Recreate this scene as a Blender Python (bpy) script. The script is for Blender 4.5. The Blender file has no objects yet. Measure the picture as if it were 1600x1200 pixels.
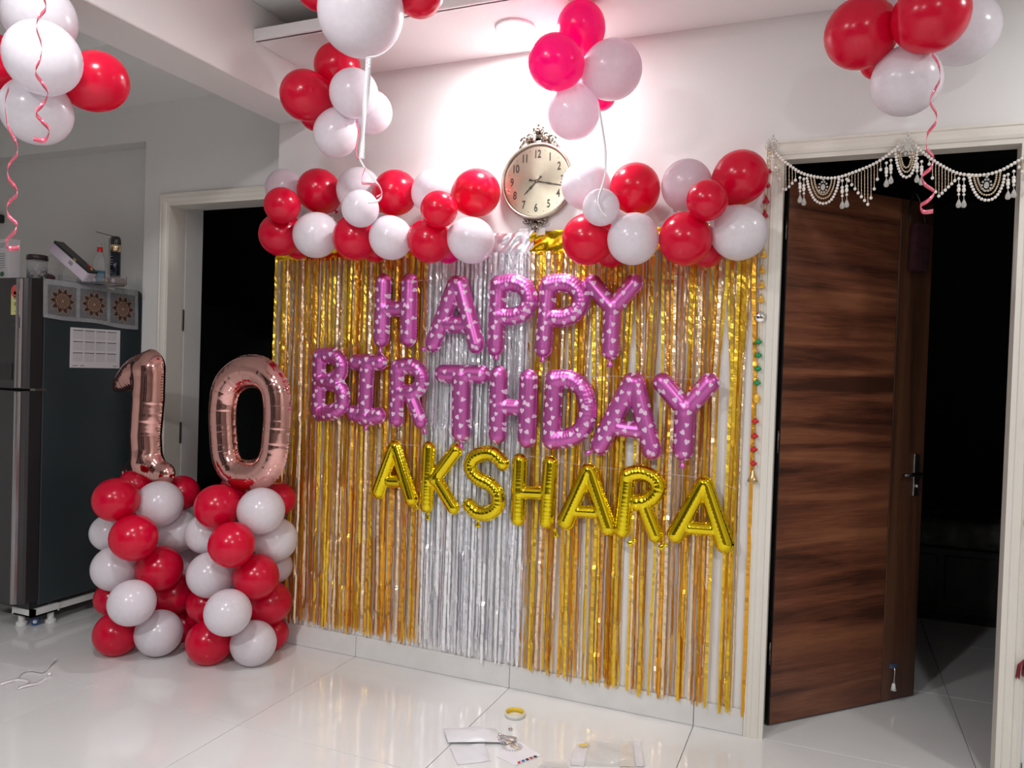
import bpy, bmesh, math, random
import numpy as np
from mathutils import Vector, Matrix, Quaternion

random.seed(7)
rng = np.random.default_rng(7)
S = bpy.context.scene
COL = S.collection
PI = math.pi

# ------------------------------------------------------------------ camera
YAW, PITCH, ROLL = math.radians(22.455), math.radians(1.084), math.radians(1.837)
EYE = Vector((0, 0, 1.4))
_fw = Vector((-math.sin(YAW)*math.cos(PITCH), math.cos(YAW)*math.cos(PITCH), -math.sin(PITCH)))
_r0 = Vector((math.cos(YAW), math.sin(YAW), 0)); _u0 = _r0.cross(_fw)
_rt = _r0*math.cos(ROLL) + _u0*math.sin(ROLL)
_up = -_r0*math.sin(ROLL) + _u0*math.cos(ROLL)
cd = bpy.data.cameras.new('camera'); cam = bpy.data.objects.new('camera', cd); COL.objects.link(cam)
m3 = Matrix((_rt, _up, -_fw)).transposed()
cam.matrix_world = Matrix.Translation(EYE) @ m3.to_4x4()
cd.sensor_width = 36; cd.lens = 27.0; cd.clip_start = .05; cd.clip_end = 60
S.camera = cam

def ray(px, py): return (_rt*(px-800) - _up*(py-600))/1200 + _fw
def at(px, py, Y):
    d = ray(px, py); return EYE + d*(Y/d.y)
def onfloor(px, py, z=0.0):
    d = ray(px, py); return EYE + d*((z-EYE.z)/d.z)
def onx(px, py, X):
    d = ray(px, py); return EYE + d*(X/d.x)
def deep(px, py, zd): return EYE + ray(px, py)*zd
def zdepth(P): return (Vector(P)-EYE).dot(_fw)

# ------------------------------------------------------------------ world, exposure
w = bpy.data.worlds.new('world'); S.world = w; w.use_nodes = True
w.node_tree.nodes['Background'].inputs[0].default_value = (.75, .8, .9, 1)
w.node_tree.nodes['Background'].inputs[1].default_value = .02
S.view_settings.view_transform = 'Standard'; S.view_settings.look = 'None'
S.view_settings.exposure = 0.52; S.view_settings.gamma = 1.0
try: S.view_settings.use_curve_mapping = False
except Exception: pass

WY = 3.119            # main wall plane
ZF = 2.781            # false ceiling
ZM = 2.95             # main ceiling

# ------------------------------------------------------------------ lamps (light only; the fittings are built below)
def disk_light(name, loc, power, r, color=(.965, .98, 1.0), spread=180):
    ld = bpy.data.lights.new(name, 'AREA'); ld.shape = 'DISK'; ld.size = 2*r; ld.energy = power; ld.color = color
    ld.spread = math.radians(spread)
    o = bpy.data.objects.new(name, ld); COL.objects.link(o); o.location = loc
    return o
LAMPS = [  # x, y, z(ceiling), watts, radius
    (-1.224, 2.875, ZF, 10, .068),
    (-1.55, 1.0, ZM, 15, .12),
    (1.15, 2.55, ZF, 6, .068),
    (.95, -.6, ZM, 39, .10),  # unseen lamp, added for fill from the right rear
    (-1.6, -1.2, ZM, 54, .10),  # unseen lamp, added for fill from the left rear
]
for i, (x, y, z, p, r) in enumerate(LAMPS):
    disk_light('lamp_light', (x, y, z-.016), p, r)

# ------------------------------------------------------------------ materials
def srgb(r, g, b):
    f = lambda c: (c/255)/12.92 if c/255 <= .04045 else (((c/255)+.055)/1.055)**2.4
    return (f(r), f(g), f(b), 1)
def mat(name, color, rough=.5, metal=0, **kw):
    m = bpy.data.materials.new(name); m.use_nodes = True
    b = m.node_tree.nodes['Principled BSDF']
    b.inputs['Base Color'].default_value = color if len(color) == 4 else (*color, 1)
    b.inputs['Roughness'].default_value = rough; b.inputs['Metallic'].default_value = metal
    for k, v in kw.items():
        b.inputs[k.replace('_', ' ')].default_value = v
    return m
def N(m, t, **kw):
    n = m.node_tree.nodes.new(t)
    for k, v in kw.items():
        if hasattr(n, k): setattr(n, k, v)
        else: n.inputs[k.replace('_', ' ')].default_value = v
    return n
def LK(m, a, b): m.node_tree.links.new(a, b)
def PB(m): return m.node_tree.nodes['Principled BSDF']
def bump(m, scale=200, strength=.1, dist=.001, vec=None, detail=2, mapscale=None):
    tc = N(m, 'ShaderNodeTexCoord'); mp = N(m, 'ShaderNodeMapping')
    if mapscale: mp.inputs['Scale'].default_value = mapscale
    LK(m, tc.outputs['Object'], mp.inputs['Vector'])
    n = N(m, 'ShaderNodeTexNoise'); n.inputs['Scale'].default_value = scale; n.inputs['Detail'].default_value = detail
    LK(m, mp.outputs[0], n.inputs['Vector'])
    b = N(m, 'ShaderNodeBump'); b.inputs['Strength'].default_value = strength; b.inputs['Distance'].default_value = dist
    LK(m, n.outputs['Fac'], b.inputs['Height']); LK(m, b.outputs[0], PB(m).inputs['Normal'])
    return n
def mottled(m, c1, c2, scale=3, mapscale=None, lo=.35, hi=.65, detail=3):
    tc = N(m, 'ShaderNodeTexCoord'); mp = N(m, 'ShaderNodeMapping')
    if mapscale: mp.inputs['Scale'].default_value = mapscale
    LK(m, tc.outputs['Object'], mp.inputs['Vector'])
    n = N(m, 'ShaderNodeTexNoise'); n.inputs['Scale'].default_value = scale; n.inputs['Detail'].default_value = detail
    LK(m, mp.outputs[0], n.inputs['Vector'])
    r = N(m, 'ShaderNodeValToRGB'); e = r.color_ramp.elements
    e[0].position = lo; e[0].color = c1; e[1].position = hi; e[1].color = c2
    LK(m, n.outputs['Fac'], r.inputs[0]); LK(m, r.outputs[0], PB(m).inputs['Base Color'])
    return m

M = {}
M['wall'] = mat('wall_paint', (.80, .785, .77), .55); mottled(M['wall'], (.80, .785, .77, 1), (.77, .755, .74, 1), 1.5)
M['kitchen_wall'] = mat('kitchen_paint', (.74, .73, .71), .6); mottled(M['kitchen_wall'], (.74, .73, .71, 1), (.70, .69, .67, 1), 1.2)
M['ceiling'] = mat('ceiling_paint', (.8, .79, .78), .7); mottled(M['ceiling'], (.8, .79, .78, 1), (.78, .77, .76, 1), 1)
M['shade_wall'] = mat('unlit_room_shade', (.05, .055, .058), .8); mottled(M['shade_wall'], (.045, .05, .052, 1), (.055, .06, .063, 1), 2)  # near-black colour stands in for the missing light in these rooms
M['trim'] = mat('cream_gloss_paint', (.74, .70, .63), .4); mottled(M['trim'], (.75, .71, .64, 1), (.72, .68, .61, 1), 2)
M['tile'] = mat('vitrified_tile', (.74, .73, .72), .09); mottled(M['tile'], (.75, .74, .73, 1), (.71, .70, .69, 1), 2.5)
PB(M['tile']).inputs['Specular IOR Level'].default_value = .6
M['skirt'] = mat('skirting_tile', (.72, .71, .69), .14); mottled(M['skirt'], (.74, .73, .71, 1), (.68, .67, .65, 1), 8)
M['grout'] = mat('grout', (.18, .17, .16), .9); mottled(M['grout'], (.16, .15, .14, 1), (.2, .19, .18, 1), 30)
M['white_plastic'] = mat('white_plastic', (.8, .8, .78), .4)
mottled(M['white_plastic'], (.8, .8, .78, 1), (.74, .74, .72, 1), 20)

def latex(name, c, trans=.3, tc=None, rough=.21):
    m = mat(name, c, rough, 0)
    nt = m.node_tree; out = nt.nodes['Material Output']
    b = PB(m); b.inputs['Specular IOR Level'].default_value = .55
    mottled(m, (*c, 1), (*(min(1, x*1.06) for x in c), 1), 6)
    t = N(m, 'ShaderNodeBsdfTranslucent'); t.inputs['Color'].default_value = (*(tc or c), 1)
    mx = N(m, 'ShaderNodeMixShader'); mx.inputs[0].default_value = trans
    LK(m, b.outputs[0], mx.inputs[1]); LK(m, t.outputs[0], mx.inputs[2]); LK(m, mx.outputs[0], out.inputs['Surface'])
    return m
M['red'] = latex('red_latex', (.72, .003, .042), .30, (.95, .01, .08))
M['pink'] = latex('lamp_pinked_latex', (.88, .001, .20), .35, (1, .0, .45))  # red balloons; the pink shift under the bright downlight is put into the colour
M['white'] = latex('white_latex', (.84, .80, .845), .28, (.92, .86, .92))
M['blush'] = latex('blush_white_latex', (.76, .66, .72), .35, (.95, .78, .86))

def foil(name, c, rough=.12, bs=60, bst=.15, dist=.002):
    m = mat(name, c, rough, 1.0); bump(m, bs, bst, dist, detail=3); return m
M['rose'] = foil('rose_gold_foil', (.74, .40, .36), .10, 9, .16, .004)
M['gold_letter'] = foil('gold_letter_foil', (.84, .64, .02), .09, 18, .10, .003)

def heart_foil():
    m = mat('purple_heart_foil', (.62, .145, .46), .36, .85)
    tc = N(m, 'ShaderNodeTexCoord'); sep = N(m, 'ShaderNodeSeparateXYZ'); LK(m, tc.outputs['Object'], sep.inputs[0])
    cmb = N(m, 'ShaderNodeCombineXYZ'); LK(m, sep.outputs['X'], cmb.inputs[0]); LK(m, sep.outputs['Z'], cmb.inputs[1])
    SC = 25.0
    mul = N(m, 'ShaderNodeVectorMath', operation='SCALE'); mul.inputs['Scale'].default_value = SC; LK(m, cmb.outputs[0], mul.inputs[0])
    v = N(m, 'ShaderNodeTexVoronoi', voronoi_dimensions='2D'); v.inputs['Scale'].default_value = 1; v.inputs['Randomness'].default_value = .62
    LK(m, mul.outputs[0], v.inputs['Vector'])
    sub = N(m, 'ShaderNodeVectorMath', operation='SUBTRACT'); LK(m, mul.outputs[0], sub.inputs[0]); LK(m, v.outputs['Position'], sub.inputs[1])
    rotv = N(m, 'ShaderNodeVectorRotate', rotation_type='Z_AXIS'); LK(m, sub.outputs[0], rotv.inputs['Vector'])
    cs = N(m, 'ShaderNodeSeparateColor'); LK(m, v.outputs['Color'], cs.inputs[0])
    ang = N(m, 'ShaderNodeMath', operation='MULTIPLY_ADD'); ang.inputs[1].default_value = 1.6; ang.inputs[2].default_value = -.8
    LK(m, cs.outputs[0], ang.inputs[0]); LK(m, ang.outputs[0], rotv.inputs['Angle'])
    s2 = N(m, 'ShaderNodeSeparateXYZ'); LK(m, rotv.outputs[0], s2.inputs[0])
    ax = N(m, 'ShaderNodeMath', operation='ABSOLUTE'); LK(m, s2.outputs['X'], ax.inputs[0])
    ya = N(m, 'ShaderNodeMath', operation='MULTIPLY_ADD'); ya.inputs[1].default_value = -.75; LK(m, ax.outputs[0], ya.inputs[0]); LK(m, s2.outputs['Y'], ya.inputs[2])
    y2 = N(m, 'ShaderNodeMath', operation='MULTIPLY'); LK(m, ya.outputs[0], y2.inputs[0]); LK(m, ya.outputs[0], y2.inputs[1])
    x2 = N(m, 'ShaderNodeMath', operation='MULTIPLY_ADD'); LK(m, ax.outputs[0], x2.inputs[0]); LK(m, ax.outputs[0], x2.inputs[1]); LK(m, y2.outputs[0], x2.inputs[2])
    rad = N(m, 'ShaderNodeMath', operation='MULTIPLY_ADD'); rad.inputs[1].default_value = .035; rad.inputs[2].default_value = .030; LK(m, cs.outputs[1], rad.inputs[0])
    lt = N(m, 'ShaderNodeMath', operation='LESS_THAN'); LK(m, x2.outputs[0], lt.inputs[0]); LK(m, rad.outputs[0], lt.inputs[1])
    mx = N(m, 'ShaderNodeMix', data_type='RGBA'); mx.inputs['A'].default_value = (.62, .145, .46, 1); mx.inputs['B'].default_value = (.80, .58, .76, 1)
    LK(m, lt.outputs[0], mx.inputs['Factor']); LK(m, mx.outputs['Result'], PB(m).inputs['Base Color'])
    mm = N(m, 'ShaderNodeMath', operation='MULTIPLY_ADD'); mm.inputs[1].default_value = -.75; mm.inputs[2].default_value = .86
    LK(m, lt.outputs[0], mm.inputs[0]); LK(m, mm.outputs[0], PB(m).inputs['Metallic'])
    return m
M['purple'] = heart_foil()

def strip_mat(name, rough=.2, metal=1.0):
    m = mat(name, (.8, .5, .06), rough, metal)
    a = N(m, 'ShaderNodeAttribute', attribute_name='tint'); LK(m, a.outputs['Color'], PB(m).inputs['Base Color'])
    bump(m, 1.0, .45, .003, detail=3, mapscale=(60, 60, 110))
    return m
M['strip'] = strip_mat('foil_fringe', .28, .86); M['strip_silver'] = strip_mat('silver_foil_fringe', .26, .58)
M['gold_film'] = foil('gold_film', (.9, .52, .02), .22, 9, .5, .01)
M['silver_film'] = foil('silver_film', (.88, .88, .92), .34, 18, .5, .008)

def wood(name, c1, c2, c3, vertical=False):
    m = mat(name, c1, .38)
    tc = N(m, 'ShaderNodeTexCoord'); mp = N(m, 'ShaderNodeMapping')
    mp.inputs['Scale'].default_value = (14, 14, .8) if vertical else (.75, 3, 13)
    LK(m, tc.outputs['Object'], mp.inputs['Vector'])
    n0 = N(m, 'ShaderNodeTexNoise'); n0.inputs['Scale'].default_value = .9; n0.inputs['Detail'].default_value = 5
    n0.inputs['Distortion'].default_value = .7
    LK(m, mp.outputs[0], n0.inputs['Vector'])
    n1 = N(m, 'ShaderNodeTexNoise'); n1.inputs['Scale'].default_value = 11; n1.inputs['Detail'].default_value = 6
    LK(m, mp.outputs[0], n1.inputs['Vector'])
    ad = N(m, 'ShaderNodeMath', operation='MULTIPLY_ADD'); ad.inputs[1].default_value = .28; LK(m, n1.outputs['Fac'], ad.inputs[0]); LK(m, n0.outputs['Fac'], ad.inputs[2])
    r = N(m, 'ShaderNodeValToRGB'); e = r.color_ramp.elements
    e[0].position = .47; e[0].color = c3; e[1].position = .82; e[1].color = c2
    x = r.color_ramp.elements.new(.62); x.color = c1
    LK(m, ad.outputs[0], r.inputs[0]); LK(m, r.outputs[0], PB(m).inputs['Base Color'])
    return m
M['wood'] = wood('walnut_laminate', (.145, .048, .024, 1), (.26, .098, .046, 1), (.055, .019, .011, 1))
M['wood_v'] = wood('walnut_laminate_upright', (.085, .034, .018, 1), (.13, .055, .028, 1), (.045, .019, .011, 1), True)
M['black'] = mat('black_plastic', (.012, .012, .013), .35); mottled(M['black'], (.012, .012, .013, 1), (.02, .02, .021, 1), 30)
M['steel'] = mat('brushed_steel', (.55, .53, .51), .3, 1); bump(M['steel'], 80, .05)
M['dark_steel'] = mat('dark_steel', (.12, .11, .10), .35, 1); bump(M['dark_steel'], 80, .05)
M['fridge_side'] = mat('fridge_side_paint', (.030, .042, .048), .4); mottled(M['fridge_side'], (.029, .041, .047, 1), (.034, .046, .052, 1), 3)
M['fridge_front'] = mat('fridge_front_steel', (.075, .07, .075), .33, .7); bump(M['fridge_front'], 1, .08, .001, mapscale=(300, 300, 4))
M['fridge_grip'] = mat('fridge_grip_steel', (.42, .40, .41), .25, .9); bump(M['fridge_grip'], 1, .05, .001, mapscale=(300, 300, 4))
M['paper'] = mat('paper', (.8, .77, .8), .7); mottled(M['paper'], (.8, .77, .8, 1), (.76, .73, .76, 1), 8)
M['ink'] = mat('ink', (.03, .03, .035), .6); mottled(M['ink'], (.03, .03, .035, 1), (.05, .05, .055, 1), 40)
M['grey_print'] = mat('grey_print', (.35, .34, .37), .7); mottled(M['grey_print'], (.33, .32, .35, 1), (.42, .41, .44, 1), 40)
M['pearl'] = mat('pearl', (.80, .76, .70), .22); mottled(M['pearl'], (.82, .78, .72, 1), (.74, .70, .64, 1), 60)
M['gold_bead'] = mat('gold_bead', (.62, .45, .22), .3, .8); mottled(M['gold_bead'], (.62, .45, .22, 1), (.5, .36, .17, 1), 60)
M['crystal'] = mat('crystal', (.88, .87, .83), .08, 0, Transmission_Weight=.6, IOR=1.5)
mottled(M['crystal'], (.9, .89, .85, 1), (.8, .79, .74, 1), 60)
M['clear'] = mat('clear_plastic', (.95, .95, .95), .06, 0, Transmission_Weight=.93, IOR=1.25)
mottled(M['clear'], (.96, .96, .96, 1), (.9, .9, .92, 1), 15)
def film_mat():
    m = mat('clear_film', (.80, .79, .78), .12, 0); bump(m, 30, .6, .006)
    t = N(m, 'ShaderNodeBsdfTransparent'); x = N(m, 'ShaderNodeMixShader'); x.inputs[0].default_value = .72
    LK(m, PB(m).outputs[0], x.inputs[1]); LK(m, t.outputs[0], x.inputs[2]); LK(m, x.outputs[0], m.node_tree.nodes['Material Output'].inputs['Surface']); return m
M['clear_film'] = film_mat()
M['ribbon_white'] = mat('white_satin_ribbon', (.84, .80, .82), .25, .1); bump(M['ribbon_white'], 40, .1)
M['ribbon_pink'] = mat('pink_metallic_ribbon', (.85, .17, .25), .22, .55); bump(M['ribbon_pink'], 40, .1)
M['antique'] = mat('antique_silver', (.30, .25, .19), .35, .55)
mottled(M['antique'], (.05, .04, .03, 1), (.42, .37, .30, 1), 110, lo=.42, hi=.62)
M['case'] = mat('clock_case', (.50, .44, .36), .28, .85); mottled(M['case'], (.45, .39, .31, 1), (.6, .53, .44, 1), 30)

# ------------------------------------------------------------------ mesh helpers
def mesh_obj(name, verts, faces, m, parent=None, smooth=False, loc=None):
    me = bpy.data.meshes.new(name); me.from_pydata([tuple(v) for v in verts], [], faces)
    me.validate(); me.update()
    if m is not None: me.materials.append(m)
    if smooth: me.polygons.foreach_set('use_smooth', [True]*len(me.polygons))
    o = bpy.data.objects.new(name, me); COL.objects.link(o)
    if parent is not None: o.parent = parent
    if loc is not None: o.location = loc
    return o
def bm_obj(name, bm, m, parent=None, smooth=False, loc=None, rot=None):
    me = bpy.data.meshes.new(name); bmesh.ops.recalc_face_normals(bm, faces=bm.faces[:]); bm.to_mesh(me); bm.free()
    if m is not None: me.materials.append(m)
    if smooth: me.polygons.foreach_set('use_smooth', [True]*len(me.polygons))
    o = bpy.data.objects.new(name, me); COL.objects.link(o)
    if parent is not None: o.parent = parent
    if loc is not None: o.location = loc
    if rot is not None: o.rotation_euler = rot
    return o
def box(bm, a, b, mtx=None):
    x0, y0, z0 = a; x1, y1, z1 = b
    vs = [bm.verts.new(p) for p in [(x0,y0,z0),(x1,y0,z0),(x1,y1,z0),(x0,y1,z0),(x0,y0,z1),(x1,y0,z1),(x1,y1,z1),(x0,y1,z1)]]
    for f in [(0,3,2,1),(4,5,6,7),(0,1,5,4),(1,2,6,5),(2,3,7,6),(3,0,4,7)]: bm.faces.new([vs[i] for i in f])
    if mtx is not None: bmesh.ops.transform(bm, matrix=mtx, verts=vs)
    return vs
def bevel(bm, w, seg=2):
    bmesh.ops.bevel(bm, geom=bm.edges[:], offset=w, segments=seg, affect='EDGES', profile=.5)
def boxobj(name, a, b, m, parent=None, bev=0, seg=2, **k):
    bm = bmesh.new(); box(bm, a, b)
    if bev: bevel(bm, bev, seg)
    return bm_obj(name, bm, m, parent, **k)
def lathe(bm, prof, n=24, mtx=None, cap=True):
    rings = []; vs = []
    for r, z in prof:
        if r < 1e-6:
            v = bm.verts.new((0, 0, z)); rings.append([v]); vs.append(v)
        else:
            ring = [bm.verts.new((r*math.cos(2*PI*i/n), r*math.sin(2*PI*i/n), z)) for i in range(n)]
            rings.append(ring); vs += ring
    for a, b in zip(rings, rings[1:]):
        for i in range(n):
            j = (i+1) % n
            if len(a) == 1 and len(b) == 1: continue
            if len(a) == 1: bm.faces.new([a[0], b[j], b[i]])
            elif len(b) == 1: bm.faces.new([a[i], a[j], b[0]])
            else: bm.faces.new([a[i], a[j], b[j], b[i]])
    if mtx is not None: bmesh.ops.transform(bm, matrix=mtx, verts=vs)
    return vs
def tube(bm, pts, r, n=8, closed=False):
    pts = [Vector(p) for p in pts]; k = len(pts); rings = []
    rr = r if isinstance(r, (list, tuple)) else [r]*k
    up = Vector((0, 0, 1))
    for i, p in enumerate(pts):
        a = pts[i-1] if i > 0 else (pts[-1] if closed else p); b = pts[i+1] if i < k-1 else (pts[0] if closed else p)
        t = (b-a).normalized() if (b-a).length > 1e-9 else Vector((0, 0, 1))
        u = t.cross(up)
        if u.length < .05: u = t.cross(Vector((0, 1, 0)))
        u.normalize(); v = t.cross(u)
        rings.append([bm.verts.new(p + (u*math.cos(2*PI*j/n) + v*math.sin(2*PI*j/n))*rr[i]) for j in range(n)])
    m_ = k if closed else k-1
    for i in range(m_):
        A, B = rings[i], rings[(i+1) % k]
        for j in range(n): bm.faces.new([A[j], A[(j+1) % n], B[(j+1) % n], B[j]])
    if not closed:
        bm.faces.new(rings[0][::-1]); bm.faces.new(rings[-1])
def ball(bm, c, r, u=10, v=7, sc=(1, 1, 1)):
    mtx = Matrix.Translation(c) @ Matrix.Diagonal((sc[0], sc[1], sc[2], 1))
    bmesh.ops.create_uvsphere(bm, u_segments=u, v_segments=v, radius=r, matrix=mtx)
def catmull(P, sub=8):
    P = [Vector(p) for p in P]; out = []
    for i in range(len(P)-1):
        p0 = P[max(i-1, 0)]; p1 = P[i]; p2 = P[i+1]; p3 = P[min(i+2, len(P)-1)]
        for s in range(sub):
            t = s/sub
            out.append(.5*((2*p1) + (-p0+p2)*t + (2*p0-5*p1+4*p2-p3)*t*t + (-p0+3*p1-3*p2+p3)*t**3))
    out.append(P[-1]); return out
def empty(name, label, cat, loc=(0, 0, 0), rot=None, group=None, kind=None):
    o = bpy.data.objects.new(name, None); COL.objects.link(o); o.location = loc; o.empty_display_size = .1
    if rot is not None: o.rotation_euler = rot
    return tag(o, label, cat, group, kind)
def tag(o, label=None, cat=None, group=None, kind=None):
    if label: o['label'] = label
    if cat: o['category'] = cat
    if group: o['group'] = group
    if kind: o['kind'] = kind
    return o
def struct(o): o['kind'] = 'structure'; return o

# ================================================================== SETTING
# floor with individual tiles (0.8 m)
fl = struct(boxobj('floor', (-5.4, -2.4, -.06), (2.1, 6.8, -.0105), M['grout']))
tile_me = None
xs = [-1.252 + .7985*k for k in range(-6, 5)]
ys = [3.119 + .7985*k for k in range(-7, 5)]
G = .0013
for i in range(len(xs)-1):
    for j in range(len(ys)-1):
        sh = .200 if ys[j] > 3.0 else 0
        x0, x1 = max(xs[i]+sh, -5.3), min(xs[i+1]+sh, 2.05); y0, y1 = ys[j], min(ys[j+1], 6.7)
        if x1-x0 < .05 or y1-y0 < .05: continue
        full = abs((x1-x0)-.7985) < 1e-4 and abs((y1-y0)-.7985) < 1e-4
        if full and tile_me is not None:
            o = bpy.data.objects.new('floor_tile', tile_me); COL.objects.link(o); o.parent = fl
        else:
            bm = bmesh.new(); box(bm, (-(x1-x0)/2+G, -(y1-y0)/2+G, -.010), ((x1-x0)/2-G, (y1-y0)/2-G, 0)); bevel(bm, .0008, 1)
            o = bm_obj('floor_tile', bm, M['tile'], fl)
            if full: tile_me = o.data
        o.location = ((x0+x1)/2, (y0+y1)/2, 0)

def wallbox(name, a, b, m='wall'): return struct(boxobj(name, a, b, M[m]))
DX0, DX1, DZ = -.19, .58, 2.232          # right door opening
# main wall: built as one mesh around the right doorway
bm = bmesh.new()
box(bm, (-2.594, WY, 0), (DX0-.03, WY+.1, ZM)); box(bm, (DX1+.03, WY, 0), (2.1, WY+.1, ZM)); box(bm, (DX0-.03, WY, DZ+.03), (DX1+.03, WY+.1, ZM))
struct(bm_obj('wall_back', bm, M['wall']))
# left (kitchen side) wall with its doorway and the fridge recess
LY = 3.22; KX0, KX1, KZ = -3.41, -2.66, 2.245
bm = bmesh.new()
box(bm, (-3.61, LY, 0), (KX0-.02, LY+.22, ZM)); box(bm, (KX1+.02, LY, 0), (-2.594, LY+.22, ZM)); box(bm, (KX0-.02, LY, KZ+.02), (KX1+.02, LY+.22, ZM))
box(bm, (-5.4, LY, 2.62), (-3.61, LY+.22, ZM)); box(bm, (-5.4, LY+.11, 0), (-3.61, LY+.22, 2.62)); 
struct(bm_obj('wall_back_kitchen', bm, M['kitchen_wall']))
wallbox('wall_left', (-5.4, -2.4, 0), (-5.3, LY, ZM), 'kitchen_wall')
M['beige'] = mat('beige_paint', (.42, .38, .34), .6); mottled(M['beige'], (.42, .38, .34, 1), (.45, .41, .37, 1), 2)  # unseen right wall toned down to darken what the foil reflects
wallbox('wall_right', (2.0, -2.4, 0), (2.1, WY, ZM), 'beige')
# wall behind the camera with an unseen dark pane added for contrast in foil reflections
bm = bmesh.new(); a, b, c, d = -3.6, -1.7, .5, 2.2
box(bm, (-5.4, -2.4, 0), (a, -2.3, ZM)); box(bm, (b, -2.4, 0), (2.1, -2.3, ZM)); box(bm, (a, -2.4, 0), (b, -2.3, c)); box(bm, (a, -2.4, d), (b, -2.3, ZM))
M['taupe'] = mat('dark_reflection_taupe', (.10, .085, .075), .6); mottled(M['taupe'], (.10, .085, .075, 1), (.12, .10, .09, 1), 2)  # unseen wall coloured dark to give the foil dark reflections
struct(bm_obj('wall_front', bm, M['taupe']))
wf = struct(boxobj('added_dark_pane', (a, -2.39, c), (b, -2.375, d), mat('dark_pane_glass', (.01, .012, .016), .05)))
for x in (a+.02, (a+b)/2, b-.02): boxobj('added_pane_frame', (x-.03, -2.375, c), (x+.03, -2.32, d), M['trim'], wf)
# ceilings
struct(boxobj('ceiling', (-5.4, -2.4, ZM), (2.1, 3.5, ZM+.1), M['ceiling']))
fc = struct(boxobj('trim_1', (-2.35, 2.64, ZF), (2.0, WY, ZF+.05), M['ceiling'], bev=.003, seg=1))   # false ceiling strip along the wall
boxobj('cornice_step', (-2.35, 2.652, ZF-.0), (2.0, 2.66, ZF+.052), M['ceiling'], fc)
struct(boxobj('trim_2', (-5.3, 2.767, 2.83), (-2.594, LY, ZM), M['ceiling']))                          # kitchen ceiling band
struct(boxobj('trim_3', (-2.594, -2.3, 2.59), (-2.35, WY, ZM), M['wall'], bev=.004, seg=1))            # beam
# unlit rooms, their darkness put into the wall colour
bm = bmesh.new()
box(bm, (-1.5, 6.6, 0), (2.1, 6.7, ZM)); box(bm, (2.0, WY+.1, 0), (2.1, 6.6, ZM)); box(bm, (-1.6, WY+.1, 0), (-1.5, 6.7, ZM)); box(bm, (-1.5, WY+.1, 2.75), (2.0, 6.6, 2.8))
struct(bm_obj('wall_bedroom', bm, M['shade_wall']))
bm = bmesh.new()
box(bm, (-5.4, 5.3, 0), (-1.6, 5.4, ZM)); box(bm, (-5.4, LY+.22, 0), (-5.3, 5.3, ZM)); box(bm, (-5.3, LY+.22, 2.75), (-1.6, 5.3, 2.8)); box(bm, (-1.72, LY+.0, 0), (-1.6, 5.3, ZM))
struct(bm_obj('wall_kitchen_store', bm, M['shade_wall']))
# liners: rear wall faces get the same darkness as colour
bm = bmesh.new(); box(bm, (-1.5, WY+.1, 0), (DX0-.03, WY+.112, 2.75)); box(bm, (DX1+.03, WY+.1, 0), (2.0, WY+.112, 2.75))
struct(bm_obj('wall_bedroom_inner', bm, M['shade_wall']))

# skirting tiles on the main wall
def skirting(name, x0, x1, joints):
    s = struct(boxobj(name, (x0, WY-.006, 0), (x1, WY, .098), M['grout']))
    e = [x0]+[j for j in joints if x0+.02 < j < x1-.02]+[x1]
    for p, q in zip(e, e[1:]):
        boxobj('skirting_tile', (p+.0012, WY-.013, .001), (q-.0012, WY-.004, .1), M['skirt'], s, bev=.0012, seg=1)
skirting('baseboard_back', -2.594, -.262, xs)
skirting('baseboard_right', .66, 2.0, xs)

# door casings: moulded profile swept round the opening
def casing(name, x0, x1, zt, y, w, depth, m='trim'):
    prof = [(0, 0), (.0, .012), (.016, .014), (.019, .018), (.030, .021), (w*.60, .022), (w*.64, .017), (w-.012, .016), (w-.008, .020), (w, .018), (w, 0)]
    verts = []; faces = []; n = len(prof)
    for (cx, cz, sx, sz) in ((x0, 0, -1, 0), (x0, zt, -1, 1), (x1, zt, 1, 1), (x1, 0, 1, 0)):
        for u, v in prof: verts.append((cx+sx*u, y-v, cz+sz*u))
    for k in range(3):
        for i in range(n-1):
            faces.append((k*n+i, k*n+i+1, (k+1)*n+i+1, (k+1)*n+i))
    o = mesh_obj(name, verts, faces, M[m]); return struct(o)
c2 = casing('door_2', DX0, DX1, DZ, WY, .072, 0)
# jambs (reveal) of the right door with rebate
jm = bmesh.new()
for (p, q) in (((DX0-.03, WY, 0), (DX0+.0, WY+.062, DZ)), ((DX1, WY, 0), (DX1+.03, WY+.062, DZ)), ((DX0-.03, WY, DZ), (DX1+.03, WY+.062, DZ+.03))): box(jm, p, q)
bm_obj('door_jamb', jm, M['trim'], c2)
jm = bmesh.new()
box(jm, (DX0-.0299, WY+.0621, 0), (DX0-.014, WY+.1119, DZ+.014)); bm_obj('jamb_gap_shade', jm, M['black'], c2); jm = bmesh.new()  # hinge-side gap coloured black for the shade inside it
box(jm, (DX1+.010, WY+.0621, 0), (DX1+.0299, WY+.1119, DZ+.014)); box(jm, (DX0-.0299, WY+.0621, DZ+.014), (DX1+.0299, WY+.1119, DZ+.0299))
bm_obj('rear_rebate', jm, M['trim'], c2)
c1 = casing('door_1', KX0, KX1, KZ, LY, .066, 0)
jm = bmesh.new()
for (p, q) in (((KX0-.02, LY, 0), (KX0+.0, LY+.10, KZ)), ((KX1, LY, 0), (KX1+.02, LY+.10, KZ)), ((KX0-.02, LY, KZ), (KX1+.02, LY+.10, KZ+.02))): box(jm, p, q)
bm_obj('door_jamb', jm, M['trim'], c1)
jm = bmesh.new()
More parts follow.
